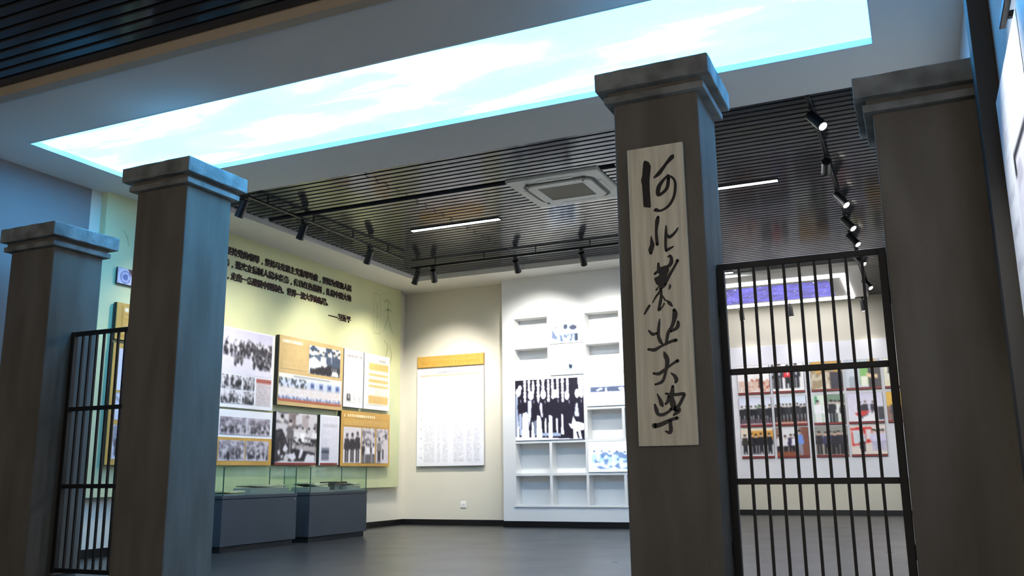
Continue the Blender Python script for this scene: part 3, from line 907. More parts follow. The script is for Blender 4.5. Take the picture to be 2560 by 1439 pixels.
# C: newspaper sheet, D: white sheet with ochre bands
r, t = board('exhibition_board', 'narrow white board with a newspaper page and a tiny portrait', 12.372, 12.945, 2.018, 2.99, M['sheet'], 0.09)
p = pic(r, t, 12.41, 12.93, 2.06, 2.95, 'newspaper_page', (228, 228, 230), 4)
p.glyphs(0.06, 0.05, 0.95, 0.11, 9, (120, 116, 118)).lines(0.06, 0.15, 0.95, 0.40, 9, (160, 158, 160), 0.5).cols(0.05, 0.42, 0.95, 0.97, 12, (150, 148, 150), 0.5).rect(0.10, 0.80, 0.30, 0.93, (60, 56, 58)).ell(0.2, 0.85, 0.05, 0.03, (200, 196, 196))
done(p)
r, t = board('exhibition_board', 'white board with ochre table rows nearest the corner of the room', 13.005, 13.815, 2.02, 2.992, M['sheet'], 0.07)
p = pic(r, t, 13.06, 13.77, 2.10, 2.93, 'table_print', (236, 234, 228), 4)
p.glyphs(0.55, 0.03, 0.9, 0.07, 5, (150, 146, 146))
for v0, v1 in ((0.11, 0.27), (0.34, 0.39), (0.46, 0.52), (0.58, 0.63), (0.80, 0.97)):
    p.rect(0.12, v0, 1, v1, (214, 180, 112))
p.lines(0.4, 0.12, 0.98, 0.97, 16, (190, 160, 110), 0.35)
done(p)

# E: four small photographs
r, t = board('exhibition_board', 'board with four small grey photographs, lower pair on an ochre field', 9.50, 10.632, 1.055, 1.815, M['sheet'], 0.06, edge=False)
slab('ochre_field', (XBK+0.06, 9.50, 1.435), LEFT['U'], LEFT['N'], 1.132, 0.38, 0.003, M['gold'], r, 0.0)
for k, (a, b, c, d) in enumerate(((9.53, 10.065, 1.475, 1.715), (10.085, 10.575, 1.475, 1.715), (9.53, 10.055, 1.115, 1.395), (10.075, 10.565, 1.115, 1.395))):
    p = pic(r, t+0.003, a, b, c, d, 'photograph', (196, 188, 198), 20+k)
    p.noise(0, 0, 1, 0.7, (150, 142, 152), 8, 5, 0.5).crowd(0.03, 0.82, 0.97, 1.0, 0.5, 22, [(66, 58, 64), (96, 88, 94), (44, 38, 42), (200, 194, 202)])
    p.noise(0, 0.1, 1, 0.9, (70, 62, 66), 18, 9, 0.72, 0.7).noise(0, 0.6, 1, 1, (206, 198, 206), 12, 6, 0.6, 0.6)
    done(p)

# F: meeting photograph
r, t = board('exhibition_board', 'large black and white photograph board of a crowded meeting table', 10.685, 11.69, 1.06, 1.845, M['edge'], 0.08)
p = pic(r, t, 10.69, 11.685, 1.095, 1.84, 'photograph', (206, 200, 204), 31)
p.noise(0, 0, 1, 0.4, (120, 112, 116), 12, 6, 0.55).rect(0.30, 0.0, 0.46, 0.28, (118, 100, 98), 0.8).rect(0.62, 0.02, 0.78, 0.3, (150, 132, 132), 0.6)
for u, h_, c in ((0.14, 0.9, (200, 196, 198)), (0.34, 0.7, (96, 90, 92)), (0.5, 0.6, (226, 222, 224)), (0.64, 0.6, (236, 232, 234)), (0.8, 0.6, (210, 206, 208)), (0.94, 0.6, (236, 232, 234))):
    p.person(u, 0.85 if h_ < 0.8 else 0.95, h_, c, (52, 48, 50), (214, 204, 200), (30, 28, 30))
p.poly([(0, 0.36), (0.14, 0.33), (0.26, 0.55), (0.30, 0.75), (0.16, 0.95), (0, 1)], (44, 40, 44)).noise(0, 0.4, 0.3, 0.95, (74, 68, 70), 6, 6, 0.6)
p.poly([(0.42, 0.60), (0.98, 0.66), (0.98, 0.80), (0.70, 0.74), (0.42, 0.70)], (170, 162, 164)).noise(0.4, 0.5, 1, 0.66, (40, 36, 38), 14, 5, 0.5)
p.poly([(0.40, 0.72), (0.98, 0.80), (0.98, 0.97), (0.30, 0.97)], (34, 30, 34))
for q in ([(0.20, 0.68), (0.24, 0.62), (0.30, 0.74), (0.24, 0.80), (0.17, 0.76)], [(0.60, 0.72), (0.68, 0.74), (0.62, 0.90), (0.55, 0.92)], [(0.76, 0.82), (0.97, 0.84), (0.96, 0.97), (0.70, 0.97)], [(0.26, 0.84), (0.46, 0.80), (0.50, 0.90), (0.42, 0.97), (0.34, 0.92)], [(0.05, 0.78), (0.1, 0.74), (0.12, 0.82), (0.08, 0.86)], [(0.13, 0.86), (0.19, 0.84), (0.18, 0.92), (0.14, 0.92)]):
    p.poly(q, (222, 220, 228))
done(p)
slab('caption_strip', (XBK+t, 10.69, 1.095), LEFT['U'], LEFT['N'], 0.995, 0.032, 0.003, M['caption'], r, 0.0)

# G: document sheet
r, t = board('exhibition_board', 'narrow white document board with a small dark photograph below the text', 11.778, 12.292, 1.062, 1.852, M['sheet'], 0.08)
p = pic(r, t, 11.80, 12.28, 1.10, 1.83, 'document_page', (222, 220, 230), 40)
p.glyphs(0.1, 0.16, 0.95, 0.22, 9, (190, 186, 194)).lines(0.05, 0.30, 0.5, 0.68, 10, (190, 188, 196), 0.5).cols(0.55, 0.32, 0.97, 0.95, 6, (200, 198, 206), 0.5).grad(0.0, 0.02, (222, 220, 230), (222, 220, 230))
p.rect(0.04, 0.72, 0.48, 0.80, (60, 62, 76)).rect(0.04, 0.80, 0.48, 0.95, (120, 120, 136)).rect(0.04, 0.68, 0.48, 0.74, (120, 124, 140))
done(p)
slab('caption_strip', (XBK+t, 11.80, 1.095), LEFT['U'], LEFT['N'], 0.46, 0.03, 0.003, M['caption'], r, 0.0)

# H: ochre board with three photographs
r, t = board('exhibition_board', 'ochre board with three upright photographs nearest the corner', 12.345, 13.835, 1.047, 1.96, M['gold'], 0.08)
p = pic(r, t, 12.42, 13.36, 1.855, 1.912, 'title', (196, 152, 72), 2, 0.012)
p.rect(0, 0.1, 0.02, 1, (255, 250, 240)).glyphs(0.11, 0.12, 1, 0.9, 14, (250, 240, 214))
done(p)
p = pic(r, t, 12.42, 13.74, 1.72, 1.82, 'text_block', (204, 164, 92), 2)
p.lines(0, 0.05, 1, 0.95, 3, (176, 132, 58), 0.5)
done(p)
for k, (a, b) in enumerate(((12.41, 12.93), (12.955, 13.36), (13.40, 13.79))):
    p = pic(r, t, a, b, 1.10, 1.69, 'photograph', (208, 202, 208), 50+k)
    if k == 0:
        p.grad(0, 1, (214, 208, 214), (232, 228, 230))
        for u in (0.2, 0.5, 0.8):
            p.person(u, 0.99, 0.86, (46, 42, 46), (56, 50, 54), (120, 112, 114), (30, 28, 30))
    elif k == 1:
        p.noise(0, 0, 1, 0.45, (130, 122, 128), 9, 8, 0.5)
        for u, c in ((0.1, (50, 46, 50)), (0.36, (232, 228, 232)), (0.64, (52, 48, 52)), (0.9, (226, 222, 226)), (0.5, (238, 234, 238))):
            p.person(u, 1.02, 0.62, c, (60, 56, 58), (120, 112, 116), (34, 32, 34))
    else:
        p.noise(0, 0, 1, 0.5, (160, 152, 158), 7, 7, 0.5)
        p.person(0.24, 1.0, 0.74, (120, 112, 112), (44, 40, 42), (90, 84, 86), (40, 38, 40)).person(0.78, 1.02, 0.9, (206, 200, 204), (210, 204, 210), (100, 92, 94), (40, 38, 40)).rect(0.5, 0.6, 0.62, 0.9, (60, 56, 58))
    done(p)

# boards left of the tall pillar
r, t = board('exhibition_board', 'small lilac plaque with a round blue emblem seen left of the tall pillar', 7.655, 8.42, 3.225, 3.425, M['edge'], 0.04)
p = pic(r, t, 7.66, 8.415, 3.228, 3.422, 'plaque_print', (186, 178, 196), 60, 0.009)
p.ell(0.16, 0.55, 0.14, 0.56, (206, 200, 216)).ell(0.16, 0.55, 0.105, 0.42, (92, 96, 140)).ell(0.16, 0.55, 0.085, 0.34, (196, 194, 216)).ell(0.16, 0.55, 0.055, 0.22, (88, 104, 156)).poly([(0.2, 0), (0.33, 0), (0.5, 1), (0.38, 1), (0.3, 0.5)], (70, 42, 50)).rect(0.6, 0.2, 0.95, 0.8, (120, 90, 110), 0.6)
done(p)
r, t = board('exhibition_board', 'ochre text board seen above the left gate', 7.66, 9.05, 2.535, 2.985, M['gold'], 0.08)
p = pic(r, t, 7.74, 8.98, 2.57, 2.95, 'text_block', (186, 142, 66), 61)
p.glyphs(0.03, 0.05, 0.62, 0.19, 10, (244, 236, 216)).lines(0.03, 0.32, 0.97, 0.95, 6, (224, 196, 140), 0.6)
done(p)
r, t = board('exhibition_board', 'ochre board with portrait and outdoor photographs seen through the left gate', 7.655, 9.05, 1.05, 2.49, M['gold'], 0.08)
for k, (c, d) in enumerate(((1.93, 2.43), (1.58, 1.90), (1.12, 1.52))):
    for q, (a, b) in enumerate(((7.74, 8.36), (8.40, 8.99))):
        p = pic(r, t, a, b, c, d, 'photograph', (214, 208, 220), 70+3*k+q)
        if k == 0:
            p.grad(0, 1, (206, 200, 216), (226, 222, 230)).person(0.32 if q == 0 else 0.5, 1.25, 1.1, (92, 86, 90), (60, 56, 60), (190, 172, 164), (40, 36, 38))
        else:
            p.noise(0, 0, 1, 0.5, (150, 146, 156), 7, 5, 0.5).crowd(0.1, 0.9, 0.95, 1.02, 0.62, 9, [(56, 50, 54), (90, 84, 88), (226, 222, 228)])
        done(p)

# ================================================================== DISPLAY CASES
def display_case(label, y0, y1, x0=-8.22, x1=-7.75):
    t = thing('display_case', label, 'display case', ((x0+x1)/2, (y0+y1)/2, 0), group='glass display cases')
    box('plinth', x0+0.03, x1-0.03, y0+0.03, y1-0.03, 0, 0.075, M['case_dark'], t)
    box('cabinet', x0, x1, y0, y1, 0.075, 0.625, M['case'], t, 0.004)
    box('top_ledge', x0-0.005, x1+0.005, y0-0.005, y1+0.005, 0.633, 0.672, M['case'], t, 0.003)
    box('shadow_gap', x0+0.012, x1-0.012, y0+0.012, y1-0.012, 0.625, 0.633, M['case_dark'], t)
    box('display_bed', x0+0.02, x1-0.02, y0+0.03, y1-0.03, 0.672, 0.690, M['felt'], t, 0.002)
    g = 0.008
    box('glass_pane', x1-g-0.006, x1-0.006, y0+0.012, y1-0.012, 0.672, 1.015, M['glass'], t)
    box('glass_pane', x0+0.006, x0+0.006+g, y0+0.012, y1-0.012, 0.672, 1.015, M['glass'], t)
    box('glass_pane', x0+0.014, x1-0.014, y0+0.012, y0+0.012+g, 0.672, 1.015, M['glass'], t)
    box('glass_pane', x0+0.014, x1-0.014, y1-0.012-g, y1-0.012, 0.672, 1.015, M['glass'], t)
    box('glass_pane', x0+0.006, x1-0.006, y0+0.012, y1-0.012, 1.015, 1.023, M['glass'], t)
    for x in (x0+0.006, x1-0.014):
        for y in (y0+0.012, y1-0.020):
            box('glass_corner', x-0.001, x+0.009, y-0.001, y+0.009, 0.672, 1.0145, M['glass_edge'], t)
    box('lock', x1, x1+0.006, y1-0.06, y1-0.035, 0.585, 0.61, M['steel'], t, 0.001)
    return t
display_case('charcoal glass-topped display case beside the tall pillar', 8.60, 10.03)
display_case('charcoal glass-topped display case nearer the corner', 10.315, 11.725)

def open_book(name, label, x, y, z, w, d, tilt, m_page, m_cover, rot=0.0, lift=0.12):
    t = thing(name, label, 'book', (x, y, z), group='documents in the display cases')
    def half(nm, s, thick, z0, m, shrink=0.0):
        bm = bmesh.new()
        n = 6
        rows = []
        for i in range(n+1):
            f = i/n
            yy = s*(w/2-shrink)*f
            zz = z0+thick*(0.55+0.45*math.sin(math.pi*min(1, f*1.15)*0.9))*(1 if thick > 0.006 else 0)+(lift*f*0.5 if s < 0 else lift*f*0.35)
            rows.append((yy, zz))
        for i in range(n):
            (ya, za), (yb, zb) = rows[i], rows[i+1]
            zlo_a = z0+(lift*(i/n)*0.5 if s < 0 else lift*(i/n)*0.35)
            zlo_b = z0+(lift*((i+1)/n)*0.5 if s < 0 else lift*((i+1)/n)*0.35)
            if thick <= 0.006:
                za, zb = zlo_a+thick, zlo_b+thick
            dd = d/2-shrink
            v = [bm.verts.new(c) for c in ((-dd, ya, zlo_a), (dd, ya, zlo_a), (dd, ya, za), (-dd, ya, za), (-dd, yb, zlo_b), (dd, yb, zlo_b), (dd, yb, zb), (-dd, yb, zb))]
            for q in ((0, 1, 2, 3), (4, 7, 6, 5), (0, 4, 5, 1), (1, 5, 6, 2), (2, 6, 7, 3), (3, 7, 4, 0)):
                bm.faces.new([v[k] for k in q])
        bmesh.ops.recalc_face_normals(bm, faces=bm.faces)
        bmesh.ops.transform(bm, matrix=Matrix.Translation((x, y, z)) @ Matrix.Rotation(rot, 4, 'Z') @ Matrix.Rotation(-tilt, 4, 'Y'), verts=bm.verts)
        return from_bm(nm, bm, m, t)
    for s in (-1, 1):
        half('cover', s, 0.005, 0.0, m_cover)
        half('page_block', s, 0.022, 0.006, m_page, 0.008)
    return t
def rest(label, y0, y1, zt, x0=-8.12, x1=-7.84):
    return tag(box('book_rest', x0, x1, y0, y1, 0.690, zt, M['felt'], None, 0.004), label, 'book rest', 'book rests in the display cases')
rest('long low grey rest under the brown-covered book in the nearer case', 9.20, 9.97, 0.752)
rest('grey rest under the tilted book at the pillar end of the farther case', 10.38, 10.90, 0.742)
rest('small grey block lifting the dark book in the middle of the farther case', 11.15, 11.27, 0.778, -8.06, -7.94)
rest('grey rest under the pale book at the corner end of the farther case', 11.33, 11.68, 0.744)
open_book('open_book', 'pale open booklet lying at the pillar end of the nearer case', -7.98, 8.93, 0.692, 0.42, 0.26, 0.04, M['page'], M['paper_yellow'], 0.05, 0.03)
open_book('open_book', 'wide open book with a brown cover in the nearer case', -7.98, 9.58, 0.756, 0.70, 0.26, 0.02, M['page'], M['cover'], 0.0, 0.03)
open_book('open_book', 'open book with a raised cover at the pillar end of the farther case', -7.98, 10.65, 0.746, 0.50, 0.25, 0.03, M['page'], M['cover'], 0.0, 0.07)
open_book('open_book', 'small dark book raised on a block in the middle of the farther case', -8.00, 11.21, 0.780, 0.44, 0.2, 0.02, M['cover'], M['cover'], 0.0, 0.015)
open_book('open_book', 'pale open book at the corner end of the farther case', -7.98, 11.56, 0.748, 0.24, 0.25, 0.03, M['page'], M['cover'], 0.0, 0.03)
tag(slab('document_sheet', (-7.86, 8.82, 0.699), (0, 1, 0), (-1, 0, 0), 0.16, 0.004, 0.12, M['paper_yellow'], None, 0.0), 'yellowed paper sheet in front of the pale booklet', 'document')

# ================================================================== BACK WALL
pl = thing('header_plaque', 'long ochre header plaque above the white name list', 'plaque', (-7.85, YB, 2.86))
slab('plaque_body', (-8.545, YB, 3.072), BACK['U'], BACK['N'], 1.39, 0.208, 0.055, M['gold'], pl, 0.003)
p = Picture(1.36, 0.17, (198, 154, 74), 0.014, 5)
p.lines(0.30, 0.08, 0.95, 0.36, 1, (168, 124, 52), 0.5).glyphs(0.06, 0.45, 0.97, 0.85, 18, (184, 140, 60), 0.8)
p.place('plaque_print', (-8.53, YB, 3.053), BACK['U'], BACK['N'], 0.0575, pl)
nl = thing('name_list_board', 'large white board with a fine table of names on the back wall', 'exhibition board', (-7.85, YB, 1.04))
slab('board', (-8.545, YB-0.021, 2.838), BACK['U'], BACK['N'], 1.388, 1.795, 0.039, M['sheet'], nl, 0.006)
p = Picture(1.34, 1.74, (228, 228, 234), 0.012, 6)
p.glyphs(0.30, 0.02, 0.70, 0.045, 14, (140, 136, 140)).rect(0.03, 0.055, 0.97, 0.072, (208, 170, 140))
for a, b in ((0.10, 0.27), (0.31, 0.36), (0.39, 0.47), (0.56, 0.72), (0.76, 0.84), (0.87, 0.96)):
    p.lines(a, 0.085, b, 0.98, 62, (168, 166, 174), 0.6, 0.5)
for k in range(9):
    p.rect(0.04, 0.12+0.1*k, 0.07, 0.132+0.1*k, (170, 168, 176))
p.place('table_print', (-8.521, YB, 2.812), BACK['U'], BACK['N'], 0.0625, nl)
so = thing('wall_socket', 'small white wall socket below the name list', 'socket', (-7.59, YB, 0.30))
box('plate', -7.648, -7.535, YB-0.012, YB, 0.305, 0.418, M['plastic_white'], so, 0.004)
box('insert', -7.628, -7.555, YB-0.016, YB-0.012, 0.33, 0.395, M['plastic_white'], so, 0.002)
for x in (-7.606, -7.577):
    box('pin_slot', x-0.004, x+0.004, YB-0.0165, YB-0.0158, 0.35, 0.372, M['ac_slot'], so)

# built-in white display shelving
YC = 14.35
sh = thing('display_shelving', 'built-in white grid shelving filling the middle of the back wall', 'shelving', (-5.2, YC, 0))
GX = [-6.44, -5.785, -5.13, -4.475, -3.82]
GZ = [0.36, 0.875, 1.425, 1.965, 2.525, 3.075, 3.60]
SX0, SX1 = -6.68, XE
box('side_panel', SX0, GX[0], YC, YB, 0.0, Z, M['shelf'], sh)
box('side_panel', GX[-1], SX1, YC, YB, 0.0, Z, M['shelf'], sh)
box('top_panel', GX[0], GX[-1], YC, YB, GZ[-1], Z, M['shelf'], sh)
box('bottom_panel', GX[0], GX[-1], YC, YB, 0.0, GZ[0], M['shelf'], sh)
box('back_panel', GX[0], GX[-1], YB-0.012, YB-0.001, GZ[0], GZ[-1], M['shelf'], sh)
for j, z in enumerate(GZ[1:-1]):
    box('shelf_board', GX[0], GX[-1], YC+0.004, YB-0.012, z-0.022, z+0.022, M['shelf'], sh, 0.002)
for i, x in enumerate(GX[1:-1]):
    for j in range(6):
        if i == 0 and j in (2, 3):
            continue
        z0 = GZ[j]+(0.022 if j else 0)
        z1 = GZ[j+1]-(0.022 if j < 5 else 0)
        box('divider', x-0.024, x+0.024, YC+0.004, YB-0.012, z0, z1, M['shelf'], sh, 0.002)
box('ledge', GX[0]-0.03, GX[-1], YC-0.02, YC, GZ[0]-0.03, GZ[0], M['shelf'], sh, 0.003)

def lit_photo(label, x0, x1, z0, z1, paint, seed):
    t = thing('backlit_photograph', label, 'photograph', ((x0+x1)/2, YC, z0), group='photographs in the shelving')
    slab('light_box', (x0, YC+0.06, z1), BACK['U'], BACK['N'], x1-x0, z1-z0, 0.07, M['shelf'], t, 0.003)
    p = Picture(x1-x0-0.01, z1-z0-0.01, (236, 241, 250), 0.010, seed)
    paint(p)
    p.place('photo_film', (x0+0.005, YC+0.06, z1-0.005), BACK['U'], BACK['N'], 0.0725, t, M['print_lit'])
def ph_top(p):
    p.noise(0.08, 0.12, 0.9, 0.5, (120, 146, 186), 7, 5, 0.55, 0.8)
    for u, h_ in ((0.2, 0.62), (0.36, 0.6), (0.5, 0.56), (0.64, 0.58), (0.8, 0.6)):
        p.person(u, 0.98, h_, (190, 208, 230), (120, 140, 172), (240, 246, 252), (40, 48, 70))
    p.poly([(0.05, 0.45), (0.16, 0.62), (0.25, 0.86), (0.06, 0.82)], (84, 96, 122)).ell(0.5, 0.42, 0.07, 0.10, (34, 42, 62)).ell(0.74, 0.46, 0.12, 0.09, (34, 42, 62)).rect(0.78, 0.68, 0.88, 0.94, (30, 38, 56)).noise(0.3, 0.68, 0.8, 0.95, (50, 62, 88), 9, 3, 0.58, 0.8)
def ph_mid(p):
    p.ell(0.2, 0.18, 0.05, 0.05, (150, 164, 200)).poly([(0.58, 0.62), (0.66, 0.66), (0.7, 0.62), (0.68, 0.8), (0.58, 0.84)], (26, 40, 52)).noise(0.45, 0.6, 1, 1, (130, 168, 204), 8, 6, 0.5, 0.8).rect(0.04, 0.7, 0.06, 0.98, (60, 60, 70)).noise(0.1, 0.35, 0.3, 0.6, (140, 156, 186), 4, 3, 0.5, 0.8)
def ph_big(p):
    D, W_, G = (30, 26, 38), (246, 249, 255), (150, 160, 184)
    def P(pts, c):
        p.poly([((x-70)/1350.0, (y-165+0.055*(x-70))/1195.0) for x, y in pts], c)
    def E(x, y, rx, ry, c):
        p.ell((x-70)/1350.0, (y-165+0.055*(x-70))/1195.0, rx/1350.0, ry/1195.0, c)
    p.rect(0, 0, 1, 1, D)
    for x, y0, y1, rr in ((265, 190, 560, 30), (350, 190, 340, 24), (435, 200, 380, 28), (535, 180, 540, 32), (632, 150, 360, 34), (738, 170, 540, 26), (822, 150, 480, 28), (922, 130, 470, 26), (1018, 110, 540, 28), (1116, 100, 350, 26)):
        n = max(3, int((y1-y0)/62))
        for q in range(n+1):
            E(x, y0+(y1-y0)*q/n, rr*(0.7+0.3*((q*7+x) % 3)/2), 42, W_)
    for x, y, rx, ry in ((165, 310, 36, 50), (130, 400, 52, 80), (385, 460, 58, 90), (635, 435, 52, 90), (862, 420, 58, 84), (1100, 450, 44, 88), (1300, 410, 42, 84)):
        E(x, y, rx, ry, W_)
    P([(75, 470), (125, 480), (110, 700), (135, 1000), (110, 1290), (75, 1290)], G)
    P([(325, 560), (395, 560), (388, 850), (350, 1080), (322, 850)], (186, 194, 214))
    P([(568, 590), (615, 620), (617, 880), (590, 900), (558, 700)], (190, 188, 208))
    P([(135, 830), (190, 830), (200, 1260), (150, 1260)], G)
    P([(440, 960), (480, 960), (495, 1250), (455, 1250)], (110, 118, 140))
    for q in ([(215, 820), (300, 788), (325, 860), (345, 1310), (195, 1310), (203, 950)], [(503, 850), (560, 868), (587, 960), (605, 1310), (488, 1310), (495, 1000)], [(743, 838), (802, 860), (807, 1000), (802, 1290), (728, 1290), (735, 960)], [(878, 900), (908, 900), (916, 1100), (897, 1260), (880, 1100)], [(985, 822), (1012, 808), (1017, 1000), (1028, 1215), (973, 1215), (985, 1000)], [(400, 985), (417, 972), (442, 1090), (447, 1310), (383, 1310)], [(663, 900), (682, 900), (692, 1060), (672, 1290), (650, 1100)], [(118, 990), (132, 1000), (140, 1290), (105, 1290)]):
        P(q, W_)
    P([(1265, 620), (1300, 588), (1332, 860), (1238, 850)], (176, 184, 206))
    P([(1310, 60), (1425, 60), (1408, 495), (1352, 485), (1335, 380)], W_)
    P([(1118, 995), (1180, 1012), (1215, 850), (1262, 962), (1350, 970), (1425, 1000), (1425, 1110), (1342, 1122), (1385, 1335), (1340, 1335), (1300, 1142), (1262, 1152), (1300, 1300), (1232, 1335), (1208, 1335), (1215, 1100), (1160, 1082)], W_)
    for x, y in ((175, 580), (445, 590), (535, 575), (668, 580), (925, 560), (1140, 575), (1375, 560)):
        P([(x-8, y-30), (x+8, y-30), (x+8, y+30), (x-8, y+30)], (196, 198, 214))
    P([(600, 1195), (960, 1185), (960, 1250), (600, 1255)], (140, 156, 180))
    P([(740, 838), (802, 860), (807, 1000), (802, 1290), (728, 1290), (735, 960)], W_)
    P([(60, 1290), (1440, 1290), (1440, 1400), (60, 1400)], (226, 226, 244))
    P([(1385, 1120), (1412, 1120), (1412, 1290), (1390, 1290)], D)
def ph_pano(p):
    p.noise(0.05, 0.36, 0.62, 0.54, (60, 70, 96), 18, 3, 0.36, 0.9).rect(0.05, 0.36, 0.98, 0.41, (84, 94, 120), 0.8)
def ph_low(p):
    for k in range(9):
        p.person(0.08+0.105*k, 1.0, 0.72, (176, 204, 232), (196, 216, 240), (236, 244, 252), (60, 80, 120))
    p.noise(0.08, 0.3, 0.95, 0.9, (84, 112, 156), 16, 8, 0.64, 0.8)
def ph_side(p):
    p.noise(0.1, 0.1, 0.95, 0.95, (130, 150, 180), 8, 10, 0.6, 0.8).person(0.5, 0.98, 0.8, (60, 70, 96), (40, 50, 76), (226, 232, 240), (40, 46, 64))
k = 0.026
lit_photo('overexposed group photograph in the top row of the shelving', GX[1]+k, GX[2]-k, GZ[5]+k, GZ[6]-0.004, ph_top, 1)
lit_photo('almost white photograph just below the top group photograph', GX[1]+k, GX[2]-k, GZ[4]+k, GZ[5]-k, ph_mid, 2)
lit_photo('large high-contrast photograph of a row of standing men in dark coats', GX[0]+0.006, GX[2]-k, GZ[2]+k, GZ[4]-k, ph_big, 3)
lit_photo('washed-out panorama photograph right of the large dark one', GX[2]+k, GX[4]-0.006, GZ[3]+k, GZ[4]-k, ph_pano, 4)
lit_photo('washed-out group photograph low in the shelving beside the signboard pillar', GX[2]+k, GX[4]-0.006, GZ[1]+k, GZ[2]-k, ph_low, 5)
lit_photo('backlit photograph mostly hidden behind the signboard pillar', GX[3]+k, GX[4]-0.006, GZ[4]+k, GZ[6]-0.004, ph_side, 6)

# ================================================================== FAR WALL
fb = thing('wall_far_panel', 'white backing panel behind the colour photographs on the far wall', None, (-1.8, YF, 0.73), kind='structure')
YP = 19.42
box('backing_board', -3.62, 0.30, YP, YF, 0.73, 3.50, M['sheet'], fb, 0.004)
BLK = [(34, 34, 40), (44, 44, 52), (28, 28, 32)]
def ft(name):
    def f0(p):
        p.grad(0, 0.4, (244, 240, 240), (250, 246, 244))
        for k in range(6):
            p.person(0.12+0.16*k, 0.98, 0.9, (250, 244, 240), (220, 190, 170), (222, 170, 150), (120, 60, 50))
        p.noise(0.3, 0.5, 1, 0.95, (196, 110, 84), 9, 6, 0.72).rect(0.66, 0.5, 0.78, 0.85, (96, 66, 62))
    def f1(p):
        p.rect(0, 0, 1, 1, (246, 244, 240))
        for u, c in ((0.02, BLK[0]), (0.24, BLK[1]), (0.50, (214, 40, 44)), (0.76, BLK[1])):
            p.person(u, 0.92, 0.95, c, (38, 38, 44))
            p.rect(u-0.02, 0.25, u+0.02, 0.42, (236, 236, 244))
    def f2(p):
        p.rect(0, 0, 1, 1, (168, 146, 112)).noise(0, 0, 1, 0.6, (216, 164, 76), 8, 6, 0.5).rect(0.62, 0.4, 1, 1, (58, 54, 66)).poly([(0.3, 1), (0.5, 0.5), (0.62, 1)], (226, 212, 190)).noise(0, 0.4, 0.6, 1, (206, 196, 168), 7, 5, 0.55)
    def f3(p):
        p.rect(0, 0, 1, 1, (196, 204, 210)).rect(0.42, 0.1, 0.66, 0.9, (132, 190, 104)).rect(0.45, 0.6, 0.64, 0.96, (246, 246, 226)).rect(0.66, 0.3, 1, 1, (74, 68, 70)).poly([(0.6, 0.5), (0.92, 0.55), (0.92, 0.7), (0.62, 0.65)], (238, 206, 160)).ell(0.8, 0.15, 0.12, 0.18, (224, 168, 80)).person(0.2, 1.05, 0.95, (214, 220, 226), (160, 170, 176))
    def f4(p):
        p.rect(0, 0, 1, 1, (240, 236, 214)).person(0.25, 0.98, 1.0, (40, 58, 52), (36, 52, 48)).person(0.6, 0.98, 1.0, (44, 60, 56), (40, 50, 48)).rect(0, 0.8, 1, 1, (232, 214, 160), 0.4)
    def g0(p):
        p.grad(0, 0.5, (214, 220, 236), (244, 244, 250)).rect(0, 0.78, 1, 1, (206, 170, 180)).ell(0.62, 0.4, 0.06, 0.16, (110, 160, 120))
        for k in range(7):
            p.person(0.08+0.145*k, 0.95, 0.68, BLK[k % 3], (36, 36, 42))
    def g1(p):
        p.grad(0, 0.5, (218, 230, 244), (244, 248, 252)).rect(0, 0.8, 1, 1, (214, 160, 140))
        for k in range(9):
            p.person(0.06+0.112*k, 0.93, 0.68, BLK[k % 3], (34, 34, 40))
    def g2(p):
        p.rect(0, 0, 1, 1, (206, 222, 204)).rect(0.02, 0.02, 0.4, 0.5, (232, 244, 226)).rect(0.06, 0.05, 0.16, 0.4, (92, 160, 120)).rect(0.42, 0, 1, 0.3, (122, 146, 124))
        for u, c in ((0.16, (250, 250, 250)), (0.42, (246, 246, 248)), (0.58, (36, 36, 42)), (0.7, (34, 34, 40)), (0.84, (226, 226, 220)), (0.95, (40, 40, 44))):
            p.person(u, 1.05, 0.85, c, c)
    def g3(p):
        p.grad(0, 1, (222, 216, 236), (240, 238, 244)).person(0.36, 0.9, 0.62, (46, 44, 56), (80, 60, 70)).person(0.5, 0.9, 0.62, (44, 38, 52), (70, 50, 60)).person(0.72, 0.9, 0.62, (50, 46, 60), (90, 70, 80)).poly([(0.18, 0.72), (0.42, 0.62), (0.62, 0.66), (0.45, 0.8), (0.25, 0.8)], (222, 60, 56)).rect(0.84, 0.5, 1, 0.95, (66, 62, 70)).poly([(0.4, 0.86), (0.8, 0.66), (0.84, 0.95), (0.5, 1)], (250, 248, 250))
    def g4(p):
        p.rect(0, 0, 1, 0.5, (236, 186, 70)).rect(0, 0.5, 1, 1, (150, 110, 96)).person(0.2, 1.1, 0.85, (70, 72, 84), (60, 60, 66)).person(0.6, 1.1, 0.85, (92, 98, 150), (70, 74, 110))
    def h0(p):
        p.rect(0, 0, 1, 0.3, (240, 226, 200)).rect(0.25, 0.1, 1, 0.42, (226, 164, 70)).rect(0, 0.45, 1, 1, (226, 222, 226))
        for u in (0.12, 0.32, 0.46, 0.62, 0.88):
            p.person(u, 0.94, 0.78, BLK[0] if u != 0.12 else (72, 64, 56), (36, 36, 42))
    def h1(p):
        p.rect(0, 0, 1, 1, (150, 120, 104)).rect(0.1, 0, 0.7, 0.42, (234, 232, 232)).rect(0.8, 0, 1, 1, (136, 84, 66))
        for u, c in ((0.08, (236, 232, 236)), (0.28, (240, 236, 240)), (0.46, (70, 56, 90)), (0.58, (240, 236, 240))):
            p.person(u, 1.0, 0.78, c, (34, 34, 40))
        p.person(0.72, 1.0, 0.92, (112, 150, 226), (150, 150, 170)).rect(0, 0.86, 0.66, 1, (176, 96, 56), 0.7)
